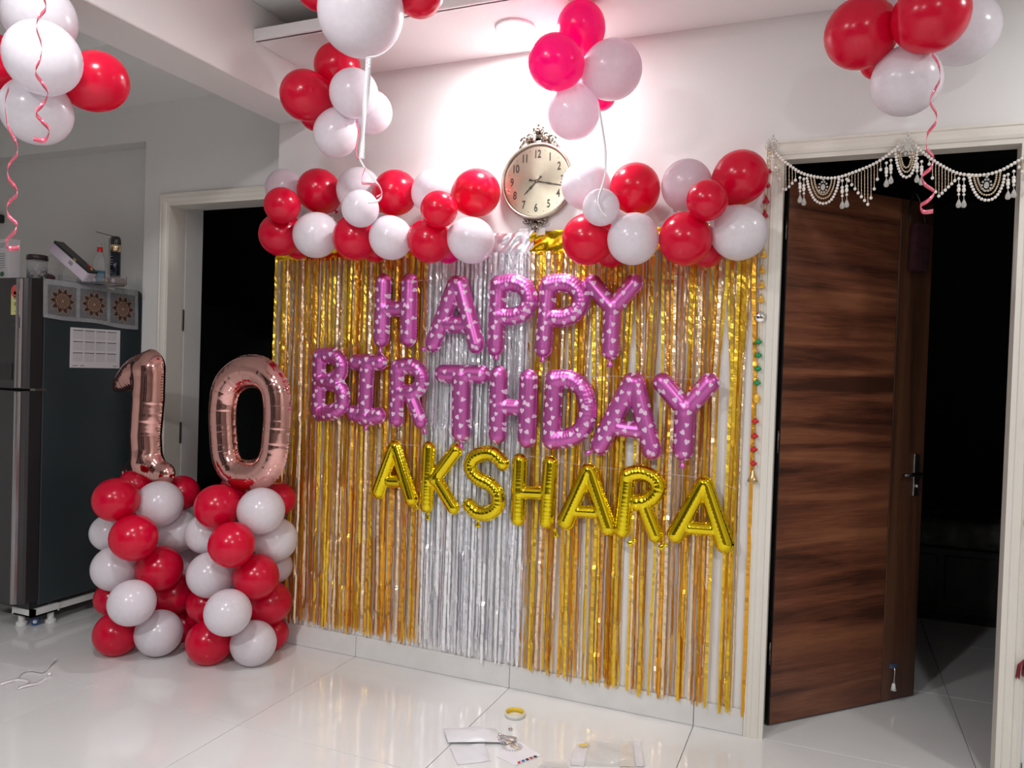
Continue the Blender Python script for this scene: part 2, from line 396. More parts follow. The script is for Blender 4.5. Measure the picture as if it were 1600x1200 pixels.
box(jm, (KX0-.02, LY+.10, 0), (KX0-.008, LY+.112, KZ)); box(jm, (KX0-.0199, LY+.112, 0), (KX0+.002, LY+.235, KZ+.0199)); box(jm, (KX1-.002, LY+.1001, 0), (KX1+.0199, LY+.235, KZ+.0199))
bm_obj('inner_jamb', jm, M['kitchen_wall'], c1)
for z in (.98, 1.62):
    boxobj('hinge', (KX0-.002, LY+.095, z-.06), (KX0+.006, LY+.107, z+.06), M['dark_steel'], c1, bev=.002, seg=1)

# ceiling downlights; the two rear ones are added for fill
M['lens'] = mat('lamp_lens', (1, 1, 1), .4); PB(M['lens']).inputs['Emission Color'].default_value = (1, .99, .98, 1); PB(M['lens']).inputs['Emission Strength'].default_value = 12
LL = ['round recessed downlight in the false ceiling above the clock', 'round ceiling light over the middle of the room',
      'round recessed downlight over the doorway end of the false ceiling', 'unseen round fill light added at the right rear of the room', 'unseen round fill light added at the left rear of the room']
for (x, y, z, p, r), lab in zip(LAMPS, LL):
    t = empty('ceiling_downlight', lab, 'ceiling light', (x, y, z))
    bm = bmesh.new(); lathe(bm, [(r*1.02, 0), (r*1.18, 0), (r*1.2, -.004), (r*1.16, -.008), (r*1.02, -.009), (r*1.0, -.004)], 32); bm_obj('trim_ring', bm, M['white_plastic'], t, True)
    bm = bmesh.new(); lathe(bm, [(r*1.03, -.001), (r*1.03, -.005), (r*.6, -.006), (0, -.0065)], 32); bm_obj('lens', bm, M['lens'], t, True)

# ================================================================== RIGHT DOOR LEAF
hp = Vector((-.176, 3.234, 0)); dd = Vector((.565, .6, 0)).normalized(); ang = math.atan2(dd.y, dd.x)
lf = empty('door_leaf', 'half-open walnut brown door leaf swung into the dark room', 'door', hp, (0, 0, ang))
Wd, Hd, T = .835, 2.19, .035
boxobj('core', (0, .003, .006), (Wd-.001, T, Hd), M['black'], lf)
boxobj('main_panel', (.004, -.001, .008), (.628, .006, Hd-.003), M['wood'], lf, bev=.001, seg=1)
boxobj('lock_stile', (.632, -.001, .008), (Wd, .006, Hd-.003), M['wood_v'], lf, bev=.001, seg=1)
boxobj('rear_skin', (.004, T-.001, .008), (Wd, T+.003, Hd-.003), M['wood_v'], lf)
hpz = 1.0
plate = boxobj('lock_plate', (.768, -.010, .90), (.802, -.001, 1.085), M['steel'], lf, bev=.003)
bm = bmesh.new(); tube(bm, [(.787, -.008, hpz), (.787, -.034, hpz), (.780, -.038, hpz), (.735, -.038, hpz), (.672, -.038, hpz-.002)], [.009, .009, .010, .010, .008], 10)
bm_obj('handle_lever', bm, M['dark_steel'], plate, True)
bm = bmesh.new(); lathe(bm, [(0, 0), (.009, 0), (.009, .01), (0, .011)], 14, Matrix.Translation((.785, -.009, .945)) @ Matrix.Rotation(PI/2, 4, 'X')); bm_obj('key_cylinder', bm, M['steel'], plate, True)
# door stopper near the foot of the leaf
st = boxobj('stopper_plate', (.672, -.008, .148), (.712, -.001, .168), mat('blue_steel', (.10, .16, .32), .3, .6), lf, bev=.002)
bm = bmesh.new(); tube(bm, [(.692, -.010, .158), (.690, -.016, .14), (.686, -.018, .10), (.682, -.020, .085)], [.004, .004, .004, .005], 8); bm_obj('stopper_arm', bm, M['steel'], st, True)
bm = bmesh.new(); lathe(bm, [(0, .03), (.006, .03), (.012, 0), (0, 0)], 12, Matrix.Translation((.681, -.020, .058))); bm_obj('stopper_foot', bm, M['white_plastic'], st, True)
for z in (.25, 1.1, 1.95):
    bm = bmesh.new(); lathe(bm, [(0, 0), (.006, 0), (.006, .09), (0, .09)], 10, Matrix.Translation((-.003, .006, z))); bm_obj('hinge', bm, M['dark_steel'], lf, True)
# bag hanging over the top outer corner of the leaf, behind the bead string
hb = empty('hanging_bag', 'dark maroon cloth bag hanging high on the open brown door', 'bag', hp+dd*.71+Vector((0, 0, 1.90)), (0, 0, ang))
M['maroon'] = mat('maroon_cloth', (.035, .003, .007), .9); bump(M['maroon'], 60, .5, .01)
bm = bmesh.new(); box(bm, (-.045, -.04, -.02), (.07, -.004, .19)); bevel(bm, .016, 3)
for v in bm.verts: v.co.x += .012*math.sin(v.co.z*40); v.co.y += .006*math.sin(v.co.z*31+v.co.x*50)
bm_obj('bag_body', bm, M['maroon'], hb, True)
bm = bmesh.new(); tube(bm, catmull([(-.045, -.02, .19), (-.035, -.012, .27), (-.005, -.006, .32), (.03, -.012, .27), (.05, -.02, .19)], 5), .004, 6); bm_obj('bag_strap', bm, M['black'], hb, True)
# bed in the dark room
bd = empty('bed', 'dark low bed with panelled front in the unlit room', 'bed', (1.0, 5.1, 0))
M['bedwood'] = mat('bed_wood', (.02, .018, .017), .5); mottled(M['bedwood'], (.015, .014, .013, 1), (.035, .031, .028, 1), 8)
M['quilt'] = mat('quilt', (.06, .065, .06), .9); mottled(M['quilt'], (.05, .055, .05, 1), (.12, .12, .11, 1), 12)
boxobj('bed_base', (-1.2, 0, .06), (.9, 1.2, .44), M['bedwood'], bd, bev=.01)
for k in range(5):
    boxobj('front_panel', (-1.16+k*.41, -.014, .10), (-.79+k*.41, .002, .40), M['bedwood'], bd, bev=.008)
boxobj('plinth', (-1.15, .05, 0), (.85, 1.15, .06), M['bedwood'], bd)
boxobj('mattress', (-1.18, .0, .44), (.88, 1.18, .60), M['quilt'], bd, bev=.04, seg=3, smooth=True)

# ================================================================== BALLOONS
def balloon_mesh(name, m):
    prof = []
    n = 26
    for i in range(n+1):
        a = PI*i/n
        z = math.cos(a); r = math.sin(a)
        if z < 0:
            z *= 1.16; r *= (1 - .10*(z*z)/1.35)
        prof.append((max(r, 0), z))
    prof = [(0, 1.0)] + [p for p in prof[1:-2]] + [(.085, -1.17), (.05, -1.21), (.03, -1.24), (0, -1.245)]
    bm = bmesh.new(); lathe(bm, prof, 36)
    bmesh.ops.recalc_face_normals(bm, faces=bm.faces[:])
    me = bpy.data.meshes.new(name); bm.to_mesh(me); bm.free()
    me.polygons.foreach_set('use_smooth', [True]*len(me.polygons)); me.materials.append(m); return me
def knot_mesh(name, m):
    bm = bmesh.new(); lathe(bm, [(0, -1.215), (.045, -1.23), (.055, -1.255), (.03, -1.275), (.035, -1.29), (.085, -1.33), (.09, -1.345), (.07, -1.345), (.02, -1.30), (0, -1.30)], 14)
    bmesh.ops.recalc_face_normals(bm, faces=bm.faces[:])
    me = bpy.data.meshes.new(name); bm.to_mesh(me); bm.free()
    me.polygons.foreach_set('use_smooth', [True]*len(me.polygons)); me.materials.append(m); return me
BM = {k: balloon_mesh('balloon', M[k]) for k in ('red', 'pink', 'white', 'blush')}
KM = {k: knot_mesh('knot', M[k]) for k in ('red', 'pink', 'white', 'blush')}
BR = {}
def balloon(px, py, rp, kind, zd, label, group, neck=None, ry=None, stretch=1.0):
    """neck: pixel the neck points to, as (px, py, extra depth)"""
    SPEC.append(dict(px=px, py=py, rp=rp, kind=kind, zd=zd, z0=zd, label=label, group=group, neck=neck, stretch=stretch, pin=('on the floor' in label)))
SPEC = []
def relax():
    for it in range(400):
        worst = 0
        for i in range(len(SPEC)):
            a = SPEC[i]
            for j in range(i+1, len(SPEC)):
                b = SPEC[j]
                if abs(a['px']-b['px'])+abs(a['py']-b['py']) > 170: continue
                ca, cb = deep(a['px'], a['py'], a['zd']), deep(b['px'], b['py'], b['zd']); ra, rb = a['rp']*a['zd']/1200, b['rp']*b['zd']/1200
                pen = (ra+rb)*.97-(ca-cb).length
                if pen <= 0: continue
                worst = max(worst, pen); n, f = (a, b) if a['zd'] <= b['zd'] else (b, a)
                st_ = min(.01, pen*.5+.0005)
                if not n['pin']: n['zd'] -= st_
                if not f['pin']:
                    f['zd'] += st_
        for a in SPEC:
            if a['pin']: continue
            for _ in range(60):
                c = deep(a['px'], a['py'], a['zd']); r = a['rp']*a['zd']/1200
                lim = WY-.020 if c.x > -2.60 else LY-.02
                ceil_ = ZF if (c.x > -2.35 and c.y+r > 2.64) else ZM
                if c.y+r > lim or c.z+r > ceil_ or (c.x < -2.6 and c.z < 1.3 and c.x-r < -3.69): a['zd'] -= .005
                else: break
    print('relax worst', worst, max((abs(a['zd']-a['z0']), a['label']) for a in SPEC))
def make_balloon(px, py, rp, kind, zd, label, group, neck, stretch, **kw):
    c = deep(px, py, zd); r = rp*zd/1200
    o = bpy.data.objects.new('balloon', BM[kind]); COL.objects.link(o)
    k = bpy.data.objects.new('knot', KM[kind]); COL.objects.link(k); k.parent = o
    if neck is None: neck = (px, py+1, 60/1200*zd)
    tgt = deep(neck[0], neck[1], zd+neck[2]); d = (tgt-c).normalized()
    o.rotation_mode = 'QUATERNION'; o.rotation_quaternion = Vector((0, 0, -1)).rotation_difference(d)
    s = r
    o.location = c; o.scale = (s, s, s*stretch)
    tag(o, label, 'balloon', group)
    BR[label] = (c, r)
    return o

g = 'red and white balloons of the left garland above the foil curtain'
L3 = lambda px, Y: zdepth(at(px, 320, Y))
def gz(px, rp, front=0):    # depth so that the balloon rests against the wall (or in front)
    z = L3(px, WY); r = rp*z/1200
    return L3(px, WY-.022-r-front)
for px, py, rp, k, fr, lab in [
    (445, 295, 30, 'blush', 0, 'faint white balloon at the upper left end of the left garland'),
    (498, 298, 34, 'red', 0, 'red balloon in the top row of left garland beside the faint white end balloon'),
    (561, 297, 35, 'white', 0, 'white balloon in the top row of left garland behind the dangling ribbon end'),
    (618, 301, 35, 'red', 0, 'red balloon in the middle of the top row of left garland'),
    (679, 298, 34, 'white', 0, 'white balloon in the top row of left garland, nearly hidden by red neighbours'),
    (745, 301, 37, 'red', 0, 'pinkish red balloon at the right end of the left garland beside the clock'),
    (438, 367, 33, 'red', .03, 'red balloon at the lower left end of the left garland'),
    (493, 368, 35, 'white', .03, 'white balloon first from the left in the bottom row of left garland'),
    (555, 372, 35, 'red', .03, 'red balloon in the bottom row of left garland under the small white one'),
    (611, 372, 34, 'white', .03, 'white balloon in the middle of the bottom row of left garland'),
    (672, 377, 34, 'red', .03, 'red balloon in the bottom row of left garland under the small dark red one'),
    (737, 376, 36, 'white', .03, 'white balloon at the lower right end of left garland against silver foil'),
    (441, 321, 28, 'red', .17, 'small red balloon standing proud at the left end of left garland'),
    (563, 326, 29, 'white', .17, 'small white balloon standing proud in the left garland under the ribbon'),
    (686, 327, 29, 'red', .17, 'small bright red balloon standing proud near the right of left garland'),
    (466, 383, 22, 'red', -.01, 'hidden red balloon peeping out between the two leftmost bottom balloons'),
    (586, 386, 24, 'red', -.01, 'hidden red balloon peeping out below the second red bottom balloon of left garland'),
    (700, 390, 22, 'pink', -.01, 'hidden lamp-pinked red balloon peeping out beside the lower right white balloon'),
]:
    balloon(px, py, rp, k, gz(px, rp, fr), lab, g, neck=((px+560)/2, 335, .10) if fr < .1 else (px, 345, .35))
g = 'red and white balloons of the right garland beside the clock'
for px, py, rp, k, fr, lab in [
    (915, 290, 38, 'white', 0, 'white balloon overlapping the right edge of the clock'),
    (992, 294, 39, 'red', 0, 'red balloon in the top row of right garland, second from the clock'),
    (1073, 288, 39, 'blush', 0, 'faint blush white balloon in the top row of the right garland'),
    (1157, 277, 42, 'red', 0, 'large red balloon at the top right end of the right garland'),
    (918, 374, 40, 'red', .03, 'red balloon at the lower left end of right garland over the gold film'),
    (989, 374, 40, 'white', .03, 'white balloon in the bottom row of right garland between two reds'),
    (1071, 374, 41, 'red', .03, 'red balloon in the bottom row of right garland below the small red one'),
    (1155, 364, 43, 'white', .03, 'large white balloon at the lower right end of the right garland'),
    (939, 324, 29, 'white', .17, 'small white balloon standing proud in the right garland at the ribbon end'),
    (1105, 313, 32, 'red', .17, 'small bright red balloon standing proud in the right garland'),
    (955, 392, 26, 'red', -.01, 'hidden red balloon peeping out below left of the white bottom balloon'),
    (1104, 392, 26, 'red', -.01, 'hidden red balloon peeping out below the gap beside the large white balloon'),
]:
    balloon(px, py, rp, k, gz(px, rp, fr), lab, g, neck=((px+1035)/2, 330, .10) if fr < .1 else (px, 345, .35))

def column(Z0, side, rows, cx):
    for px, py, rp, k, dz, lab, ry in rows:
        balloon(px, py, rp, k, Z0+dz, lab, 'balloons of the %s column on the floor' % side, neck=(cx, py+2, .16-dz+.04), stretch=1.03)
F, NEAR, SIDE, REAR = 0, -.06, .07, .17
column(3.615, 'left', [
    (181, 781, 34, 'red', F, 'red balloon at the top left of left column', None),
    (249, 787, 35.5, 'white', F, 'white balloon at top right of left column under the digit one', None),
    (213, 758, 26, 'red', REAR, 'red balloon behind the foot of the digit one', None),
    (283, 770, 27, 'red', REAR, 'dark red balloon behind the digit one on its right', None),
    (172, 832, 29, 'white', SIDE, 'white balloon in the second layer at left edge of left column', None),
    (209, 840, 36, 'red', NEAR, 'red balloon in the second layer facing front of left column', None),
    (277, 830, 33, 'white', SIDE, 'white balloon in the second layer at right of left column', None),
    (180, 888, 35, 'white', F, 'white balloon in the middle layer at left of left column', None),
    (249, 888, 35, 'red', F, 'red balloon in the middle layer at right of left column', None),
    (292, 880, 26, 'blush', REAR, 'blush balloon hidden in the middle between both columns', None),
    (176, 935, 27, 'red', SIDE, 'dark red balloon in the fourth layer at left edge of left column', None),
    (206, 942, 35.5, 'white', NEAR, 'white balloon in the fourth layer facing front of left column', None),
    (270, 928, 33, 'red', SIDE, 'red balloon in the fourth layer at right of left column', None),
    (182, 990, 34, 'red', F, 'red balloon on the floor at left of left column', None),
    (248, 989, 35.5, 'white', F, 'white balloon on the floor at right of left column', None),
    (286, 975, 29, 'red', REAR, 'dark red balloon near the floor between both columns', None)], 226)
column(3.545, 'right', [
    (340, 792, 35, 'red', F, 'red balloon at the top left of right column under the digit zero', None),
    (408, 798, 36, 'white', F, 'white balloon at the top right of right column under the digit zero', None),
    (374, 762, 28, 'red', REAR, 'red balloon behind the bottom of the digit zero', None),
    (435, 780, 26, 'red', REAR, 'dark red balloon behind right column against gold foil, topmost', None),
    (322, 834, 31, 'white', SIDE, 'white balloon in the second layer at left of right column', None),
    (362, 851, 35.5, 'red', NEAR, 'red balloon in the second layer facing front of right column', None),
    (430, 843, 34, 'white', SIDE, 'white balloon in the second layer at right edge of right column', None),
    (329, 898, 35.5, 'white', F, 'white balloon in the middle layer at left of right column', None),
    (400, 901, 35, 'red', F, 'red balloon in the middle layer at right of right column', None),
    (430, 885, 26, 'blush', REAR, 'blush balloon hidden behind the middle of right column', None),
    (322, 944, 29, 'red', SIDE, 'dark red balloon in the fourth layer at left of right column', None),
    (356, 957, 36, 'white', NEAR, 'white balloon in the fourth layer facing front of right column', None),
    (420, 942, 34, 'red', SIDE, 'red balloon in the fourth layer at right of right column', None),
    (327, 1003, 35, 'red', F, 'red balloon on the floor at left of right column', None),
    (396, 1005, 35, 'white', F, 'white balloon on the floor at right of right column', None),
    (424, 990, 26, 'red', REAR, 'dark red balloon near the floor behind right column', None)], 372)

g = 'balloons of the hanging bunch at the left edge'
Z = 2.30
for px, py, rp, k, dz, lab, nk, stt in [
    (62, 28, 53, 'white', .03, 'topmost white balloon of the bunch at the left edge', (90, 95, .15), 1),
    (67, 91, 56, 'white', -.06, 'middle white balloon of the bunch at the left edge', (90, 95, .15), .9),
    (57, 174, 52, 'white', 0, 'lowest white balloon of the bunch at the left edge', (75, 120, .12), .95),
    (152, 127, 45, 'red', .10, 'red balloon on the right of the bunch at the left edge', (100, 150, .0), 1.05),
    (-10, 95, 42, 'red', .10, 'red balloon cut by the left edge of the frame', (50, 110, .1), 1)]:
    balloon(px, py, rp, k, Z+dz, lab, g, nk, stretch=stt)
g = 'balloons of the hanging bunch around the big white balloon'
for px, py, rp, k, dz, lab, nk, stt in [
    (564, 20, 67, 'white', 0, 'big white balloon at top centre with a long white ribbon', (575, -60, .15), 1.0),
    (497, -20, 35, 'red', .08, 'red balloon cut by the top edge left of the big white balloon', (560, -40, .1), 1),
    (655, -13, 39, 'red', .08, 'red balloon cut by the top edge right of the big white balloon', (590, -50, .1), 1)]:
    balloon(px, py, rp, k, 2.55+dz, lab, g, nk, stretch=stt)
g = 'balloons of the hanging bunch beside the ceiling beam'
for px, py, rp, k, dz, lab, nk, stt in [
    (527, 104, 36, 'red', .05, 'top red balloon of the bunch beside the beam', (530, 150, .05), 1),
    (477, 149, 39, 'red', 0, 'left red balloon of the bunch beside the beam', (530, 160, .06), 1),
    (553, 146, 38, 'white', -.07, 'front white balloon of the bunch beside the beam', (535, 150, .2), 1),
    (579, 175, 34, 'white', .10, 'right rear white balloon of the bunch beside the beam', (535, 155, .05), 1),
    (525, 209, 35, 'white', 0, 'lowest white balloon of the bunch beside the beam', (535, 155, .04), 1.05),
    (495, 178, 27, 'red', .13, 'hidden red balloon peeping below the left one beside the beam', (535, 155, .0), 1)]:
    balloon(px, py, rp, k, 3.20+dz, lab, g, nk, stretch=stt)
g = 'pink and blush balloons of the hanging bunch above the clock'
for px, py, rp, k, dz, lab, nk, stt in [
    (908, 43, 38, 'pink', .04, 'topmost lamp-pinked red balloon of the bunch above the clock', (915, 110, .05), 1.05),
    (868, 97, 43, 'pink', -.04, 'front lamp-pinked red balloon of the bunch above the clock', (918, 120, .10), 1.0),
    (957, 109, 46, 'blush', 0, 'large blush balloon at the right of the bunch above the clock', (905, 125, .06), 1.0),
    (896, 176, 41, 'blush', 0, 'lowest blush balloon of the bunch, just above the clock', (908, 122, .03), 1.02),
    (938, 148, 25, 'pink', .12, 'hidden lamp-pinked red balloon peeping below the large blush one', (915, 120, .0), 1)]:
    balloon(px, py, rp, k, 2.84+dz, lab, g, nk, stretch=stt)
g = 'balloons of the hanging bunch above the doorway'
for px, py, rp, k, dz, lab, nk, stt in [
    (1345, 52, 54, 'red', 0, 'left red balloon of the bunch above the doorway', (1405, 50, .10), 1),
    (1455, 24, 56, 'red', -.05, 'upper red balloon of the bunch above the doorway', (1405, 45, .14), 1),
    (1503, 46, 54, 'white', .12, 'right rear white balloon of the bunch above the doorway', (1420, 50, .0), 1.02),
    (1416, 128, 52, 'white', -.03, 'lowest white balloon of the bunch above the doorway', (1405, 60, .08), 1.0),
    (1371, 97, 26, 'red', .12, 'hidden red balloon peeping out between red and white above the doorway', (1400, 60, .0), 1),
    (1383, -14, 30, 'white', .12, 'white balloon cut by the top edge above the doorway', (1410, 40, .0), 1)]:
    balloon(px, py, rp, k, 2.42+dz, lab, g, nk, stretch=stt)

relax()
for s_ in SPEC: make_balloon(**s_)
# strings that tie each hanging bunch to the ceiling
M['string'] = mat('white_string', (.75, .72, .7), .7); mottled(M['string'], (.75, .72, .7, 1), (.68, .65, .63, 1), 30)
for (px, py, zd, zc, lab) in [(90, 60, 2.42, ZM, 'thin string holding up the bunch at the left edge'),
                              (560, -45, 2.62, ZM, 'thin string holding up the bunch with the big white balloon'),
                              (530, 130, 3.24, ZF, 'thin string holding up the bunch beside the beam'),
                              (915, 90, 2.92, ZF, 'thin string holding up the bunch above the clock'),
                              (1410, 30, 2.50, ZM, 'thin string holding up the bunch above the doorway')]:
    p = deep(px, py, zd)
    if zc == ZF and p.y < 2.64: zc = ZM
    bm = bmesh.new(); tube(bm, [p, (p.x, p.y, zc+.001)], .0015, 5)
    tag(bm_obj('string', bm, M['string']), lab, 'string')

# ------------------------------------------------------------------ ribbons
def ribbon(name, pts, wd, m, label, mode='up', thick=.0004, sub=8, group=None, amp=0.0, twist=0.0):
    P = catmull(pts, sub); n = len(P); vs = []; fs = []
    for i, p in enumerate(P):
        t = (P[min(i+1, n-1)]-P[max(i-1, 0)]).normalized()
        if mode == 'up':
            wv = Vector((0, 0, 1)) - t*.25*t.z
        else:
            a = twist*math.sin(i*.21) + .2
            wv = Vector((math.cos(a)*.92, math.sin(a), 0))
        wv = wv.normalized()
        nn = wv.cross(t)
        nn = nn.normalized() if nn.length > 1e-5 else Vector((0, -1, 0))
        for sx, sn in ((-1, -1), (1, -1), (1, 1), (-1, 1)): vs.append(p + wv*sx*wd/2 + nn*sn*thick/2)
    for i in range(n-1):
        for a in range(4): fs.append((4*i+a, 4*i+(a+1) % 4, 4*i+4+(a+1) % 4, 4*i+4+a))
    fs += [(0, 1, 2, 3), (4*n-1, 4*n-2, 4*n-3, 4*n-4)]
    o = mesh_obj(name, vs, fs, m, None, True)
    return tag(o, label, 'ribbon', group)
def curl(seq, zd, amp):
    out = []
    for i, (x, y) in enumerate(seq):
        out.append(deep(x, y, zd + amp*(1 if i % 2 else -1)*.5))
    return out
ribbon('curled_ribbon', curl([(66, -8), (72, 12), (60, 28), (57, 44), (65, 70), (63, 92), (55, 112), (66, 130), (75, 145), (68, 162), (56, 176), (66, 190), (77, 203), (70, 219), (52, 217)], 1.96, .02), .0115, M['ribbon_pink'], 'pink curling ribbon hanging in front of the white balloons at left edge')
ribbon('curled_ribbon', curl([(14, 138), (8, 160), (12, 195), (24, 220), (27, 240), (15, 256), (12, 275), (22, 290), (27, 303), (13, 318), (12, 335), (26, 350), (24, 361), (10, 376), (14, 388), (30, 387)], 2.0, .02), .0115, M['ribbon_pink'], 'long pink curling ribbon dangling at left edge down to the fridge top')
ribbon('curled_ribbon', curl([(1456, 84), (1466, 100), (1469, 122), (1461, 140), (1453, 158), (1463, 178), (1462, 192), (1449, 210), (1448, 232), (1459, 246), (1455, 262), (1441, 275), (1445, 288), (1460, 300), (1452, 312), (1438, 322), (1443, 331), (1458, 330)], 2.24, .02), .0125, M['ribbon_pink'], 'pink curling ribbon dangling in front of the doorway')
P = [deep(x, y, 2.50-.0) for x, y in [(576, 88), (574, 130), (570, 170), (567, 210), (565, 248)]]
ribbon('hanging_ribbon', P, .019, M['ribbon_white'], 'long straight white ribbon hanging from the big white balloon', mode='side', twist=.5)
P = [deep(x, y, 2.49) for x, y in [(562, 248), (570, 262), (580, 275), (593, 292), (597, 305), (590, 314), (575, 316)]]
ribbon('hanging_ribbon', P, .010, M['ribbon_white'], 'white curling ribbon end over the left garland', mode='up')
ribbon('hanging_ribbon', [deep(x, y, 2.48) for x, y in [(571, 262), (566, 275), (566, 286), (577, 287), (590, 290), (596, 302), (588, 308)]], .007, M['ribbon_pink'], 'pink curling ribbon end over the left garland', mode='up')
ribbon('hanging_ribbon', [deep(x, y, 3.12) for x, y in [(556, 190), (560, 205), (558, 222), (556, 240), (561, 250)]], .006, M['ribbon_pink'], 'thin pink ribbon along the lowest white balloon beside the beam', mode='side')
ribbon('hanging_ribbon', [deep(x, y, 2.78) for x, y in [(936, 170), (941, 200), (946, 235), (946, 265), (941, 290), (935, 312), (938, 328), (947, 338)]], .009, M['ribbon_white'], 'slim white ribbon hanging to the right of the clock', mode='side', twist=.3)
ribbon('hanging_ribbon', [deep(x, y, 2.43) for x, y in [(631, 20), (629, 42), (620, 62), (606, 78), (590, 87), (576, 89)]], .006, M['ribbon_white'], 'white ribbon wrapping the right edge of the big white balloon', mode='up')

# ================================================================== CLOCK
CC = at(837.5, 282.5, WY-.03); CC.y = WY
ck = empty('wall_clock', 'round wall clock with champagne dial and antique silver scrollwork', 'clock', CC)
RX = Matrix.Rotation(PI/2, 4, 'X')           # local +Z -> -Y (towards the room)
Rc = .165
bm = bmesh.new(); lathe(bm, [(0, 0), (Rc-.006, 0), (Rc, .006), (Rc, .026), (Rc-.004, .032), (Rc-.010, .033), (Rc-.013, .028), (Rc-.016, .019), (0, .019)], 64, RX); bm_obj('case_ring', bm, M['case'], ck, True)
M['dial'] = mat('sunburst_dial', (.74, .68, .51), .36, .6, Anisotropic=.75)
tn = N(M['dial'], 'ShaderNodeTangent'); tn.direction_type = 'RADIAL'; tn.axis = 'Y'; LK(M['dial'], tn.outputs[0], PB(M['dial']).inputs['Tangent'])
mottled(M['dial'], (.76, .70, .53, 1), (.80, .74, .56, 1), 40)
bm = bmesh.new(); lathe(bm, [(Rc-.016, .0192), (Rc-.016, .0206), (0, .0206)], 64, RX); bm_obj('dial', bm, M['dial'], ck, False)
M['numeral'] = mat('dark_numeral', (.10, .085, .065), .4, .3); mottled(M['numeral'], (.10, .085, .065, 1), (.14, .12, .09, 1), 30)
def text_mesh(s, size, ext):
    cu = bpy.data.curves.new('t', 'FONT'); cu.body = s; cu.size = size; cu.extrude = ext; cu.offset = .0009 if ext < .001 else 0; cu.align_x = 'CENTER'; cu.align_y = 'CENTER'
    o = bpy.data.objects.new('t', cu); COL.objects.link(o)
    dg = bpy.context.evaluated_depsgraph_get(); dg.update()
    me = bpy.data.meshes.new_from_object(o.evaluated_get(dg)); bpy.data.objects.remove(o); bpy.data.curves.remove(cu)
    return me
def text_obj(name, s, size, ext, m, parent, mtx):
    me = text_mesh(s, size, ext); me.materials.clear(); me.materials.append(m); me.transform(mtx)
    o = bpy.data.objects.new(name, me); COL.objects.link(o)
    if parent: o.parent = parent
    return o
for k in range(1, 13):
    a = PI/2 - k*PI/6; rr = .115
    text_obj('numeral', str(k), .046, .0004, M['numeral'], ck, Matrix.Translation((rr*math.cos(a), -.0213, rr*math.sin(a))) @ RX @ Matrix.Diagonal((.72, 1.05, 1, 1)))
bm = bmesh.new()
for k in range(12):
    a = PI/12+k*PI/6; ball(bm, (.134*math.cos(a), -.0208, .134*math.sin(a)), .0018, 6, 4)
bm_obj('dial_studs', bm, M['numeral'], ck)
def hand(name, px, py, tail, y, w):
    tip = at(px, py, WY-.025)-CC; tip.y = 0; L = tip.length; d = tip.normalized(); s = Vector((-d.z, 0, d.x))
    prof = [(-tail, .004), (-tail+.006, .0065), (-tail+.014, .002), (0, .003), (L*.3, .002), (L*.48, .007*w), (L*.6, .0025), (L*.72, .004*w), (L*.85, .0018), (L, .0004)]
    vs = []; 
    for u, q in prof:
        for sg in (-1, 1):
            for yy in (y, y-.0012): vs.append(d*u + s*sg*q*.8 + Vector((0, yy, 0)))
    fs = []
    for i in range(len(prof)-1):
        b0 = 4*i; b1 = 4*i+4
        fs += [(b0+1, b0+3, b1+3, b1+1), (b0, b1, b1+2, b0+2), (b0, b0+1, b1+1, b1), (b0+2, b1+2, b1+3, b0+3)]
    fs += [(0, 2, 3, 1), (len(vs)-4, len(vs)-3, len(vs)-1, len(vs)-2)]
    mesh_obj(name, vs, fs, M['numeral'], ck)
hand('hour_hand', 818, 305, .03, -.0225, 1.0); hand('minute_hand', 880, 289.5, .035, -.0250, .7)
bm = bmesh.new(); lathe(bm, [(0, .020), (.007, .020), (.007, .028), (0, .029)], 16, RX); bm_obj('hand_boss', bm, M['case'], ck, True)
bm = bmesh.new(); lathe(bm, [(Rc-.015, .0295), (0, .0295)], 48, RX); go = bm_obj('glass_front', bm, None, ck, False)
gm = mat('clock_glass', (1, 1, 1), .02); nt = gm.node_tree
tr = N(gm, 'ShaderNodeBsdfTransparent'); gl = N(gm, 'ShaderNodeBsdfGlossy', Roughness=.03); fr = N(gm, 'ShaderNodeFresnel', IOR=1.35); mx = N(gm, 'ShaderNodeMixShader')
LK(gm, fr.outputs[0], mx.inputs[0]); LK(gm, tr.outputs[0], mx.inputs[1]); LK(gm, gl.outputs[0], mx.inputs[2]); LK(gm, mx.outputs[0], nt.nodes['Material Output'].inputs['Surface'])
go.data.materials.append(gm)
def scroll(bm, c, r0, a0, turns, r=.0035, sgn=1, n=26):
    pts = []
    for i in range(n):
        t = i/(n-1); a = a0+sgn*turns*2*PI*t; q = r0*(1-t*.85); pts.append((c[0]+q*math.cos(a), c[1], c[2]+q*math.sin(a)))
    tube(bm, pts, [r*(1-.4*i/(n-1)) for i in range(n)], 6)
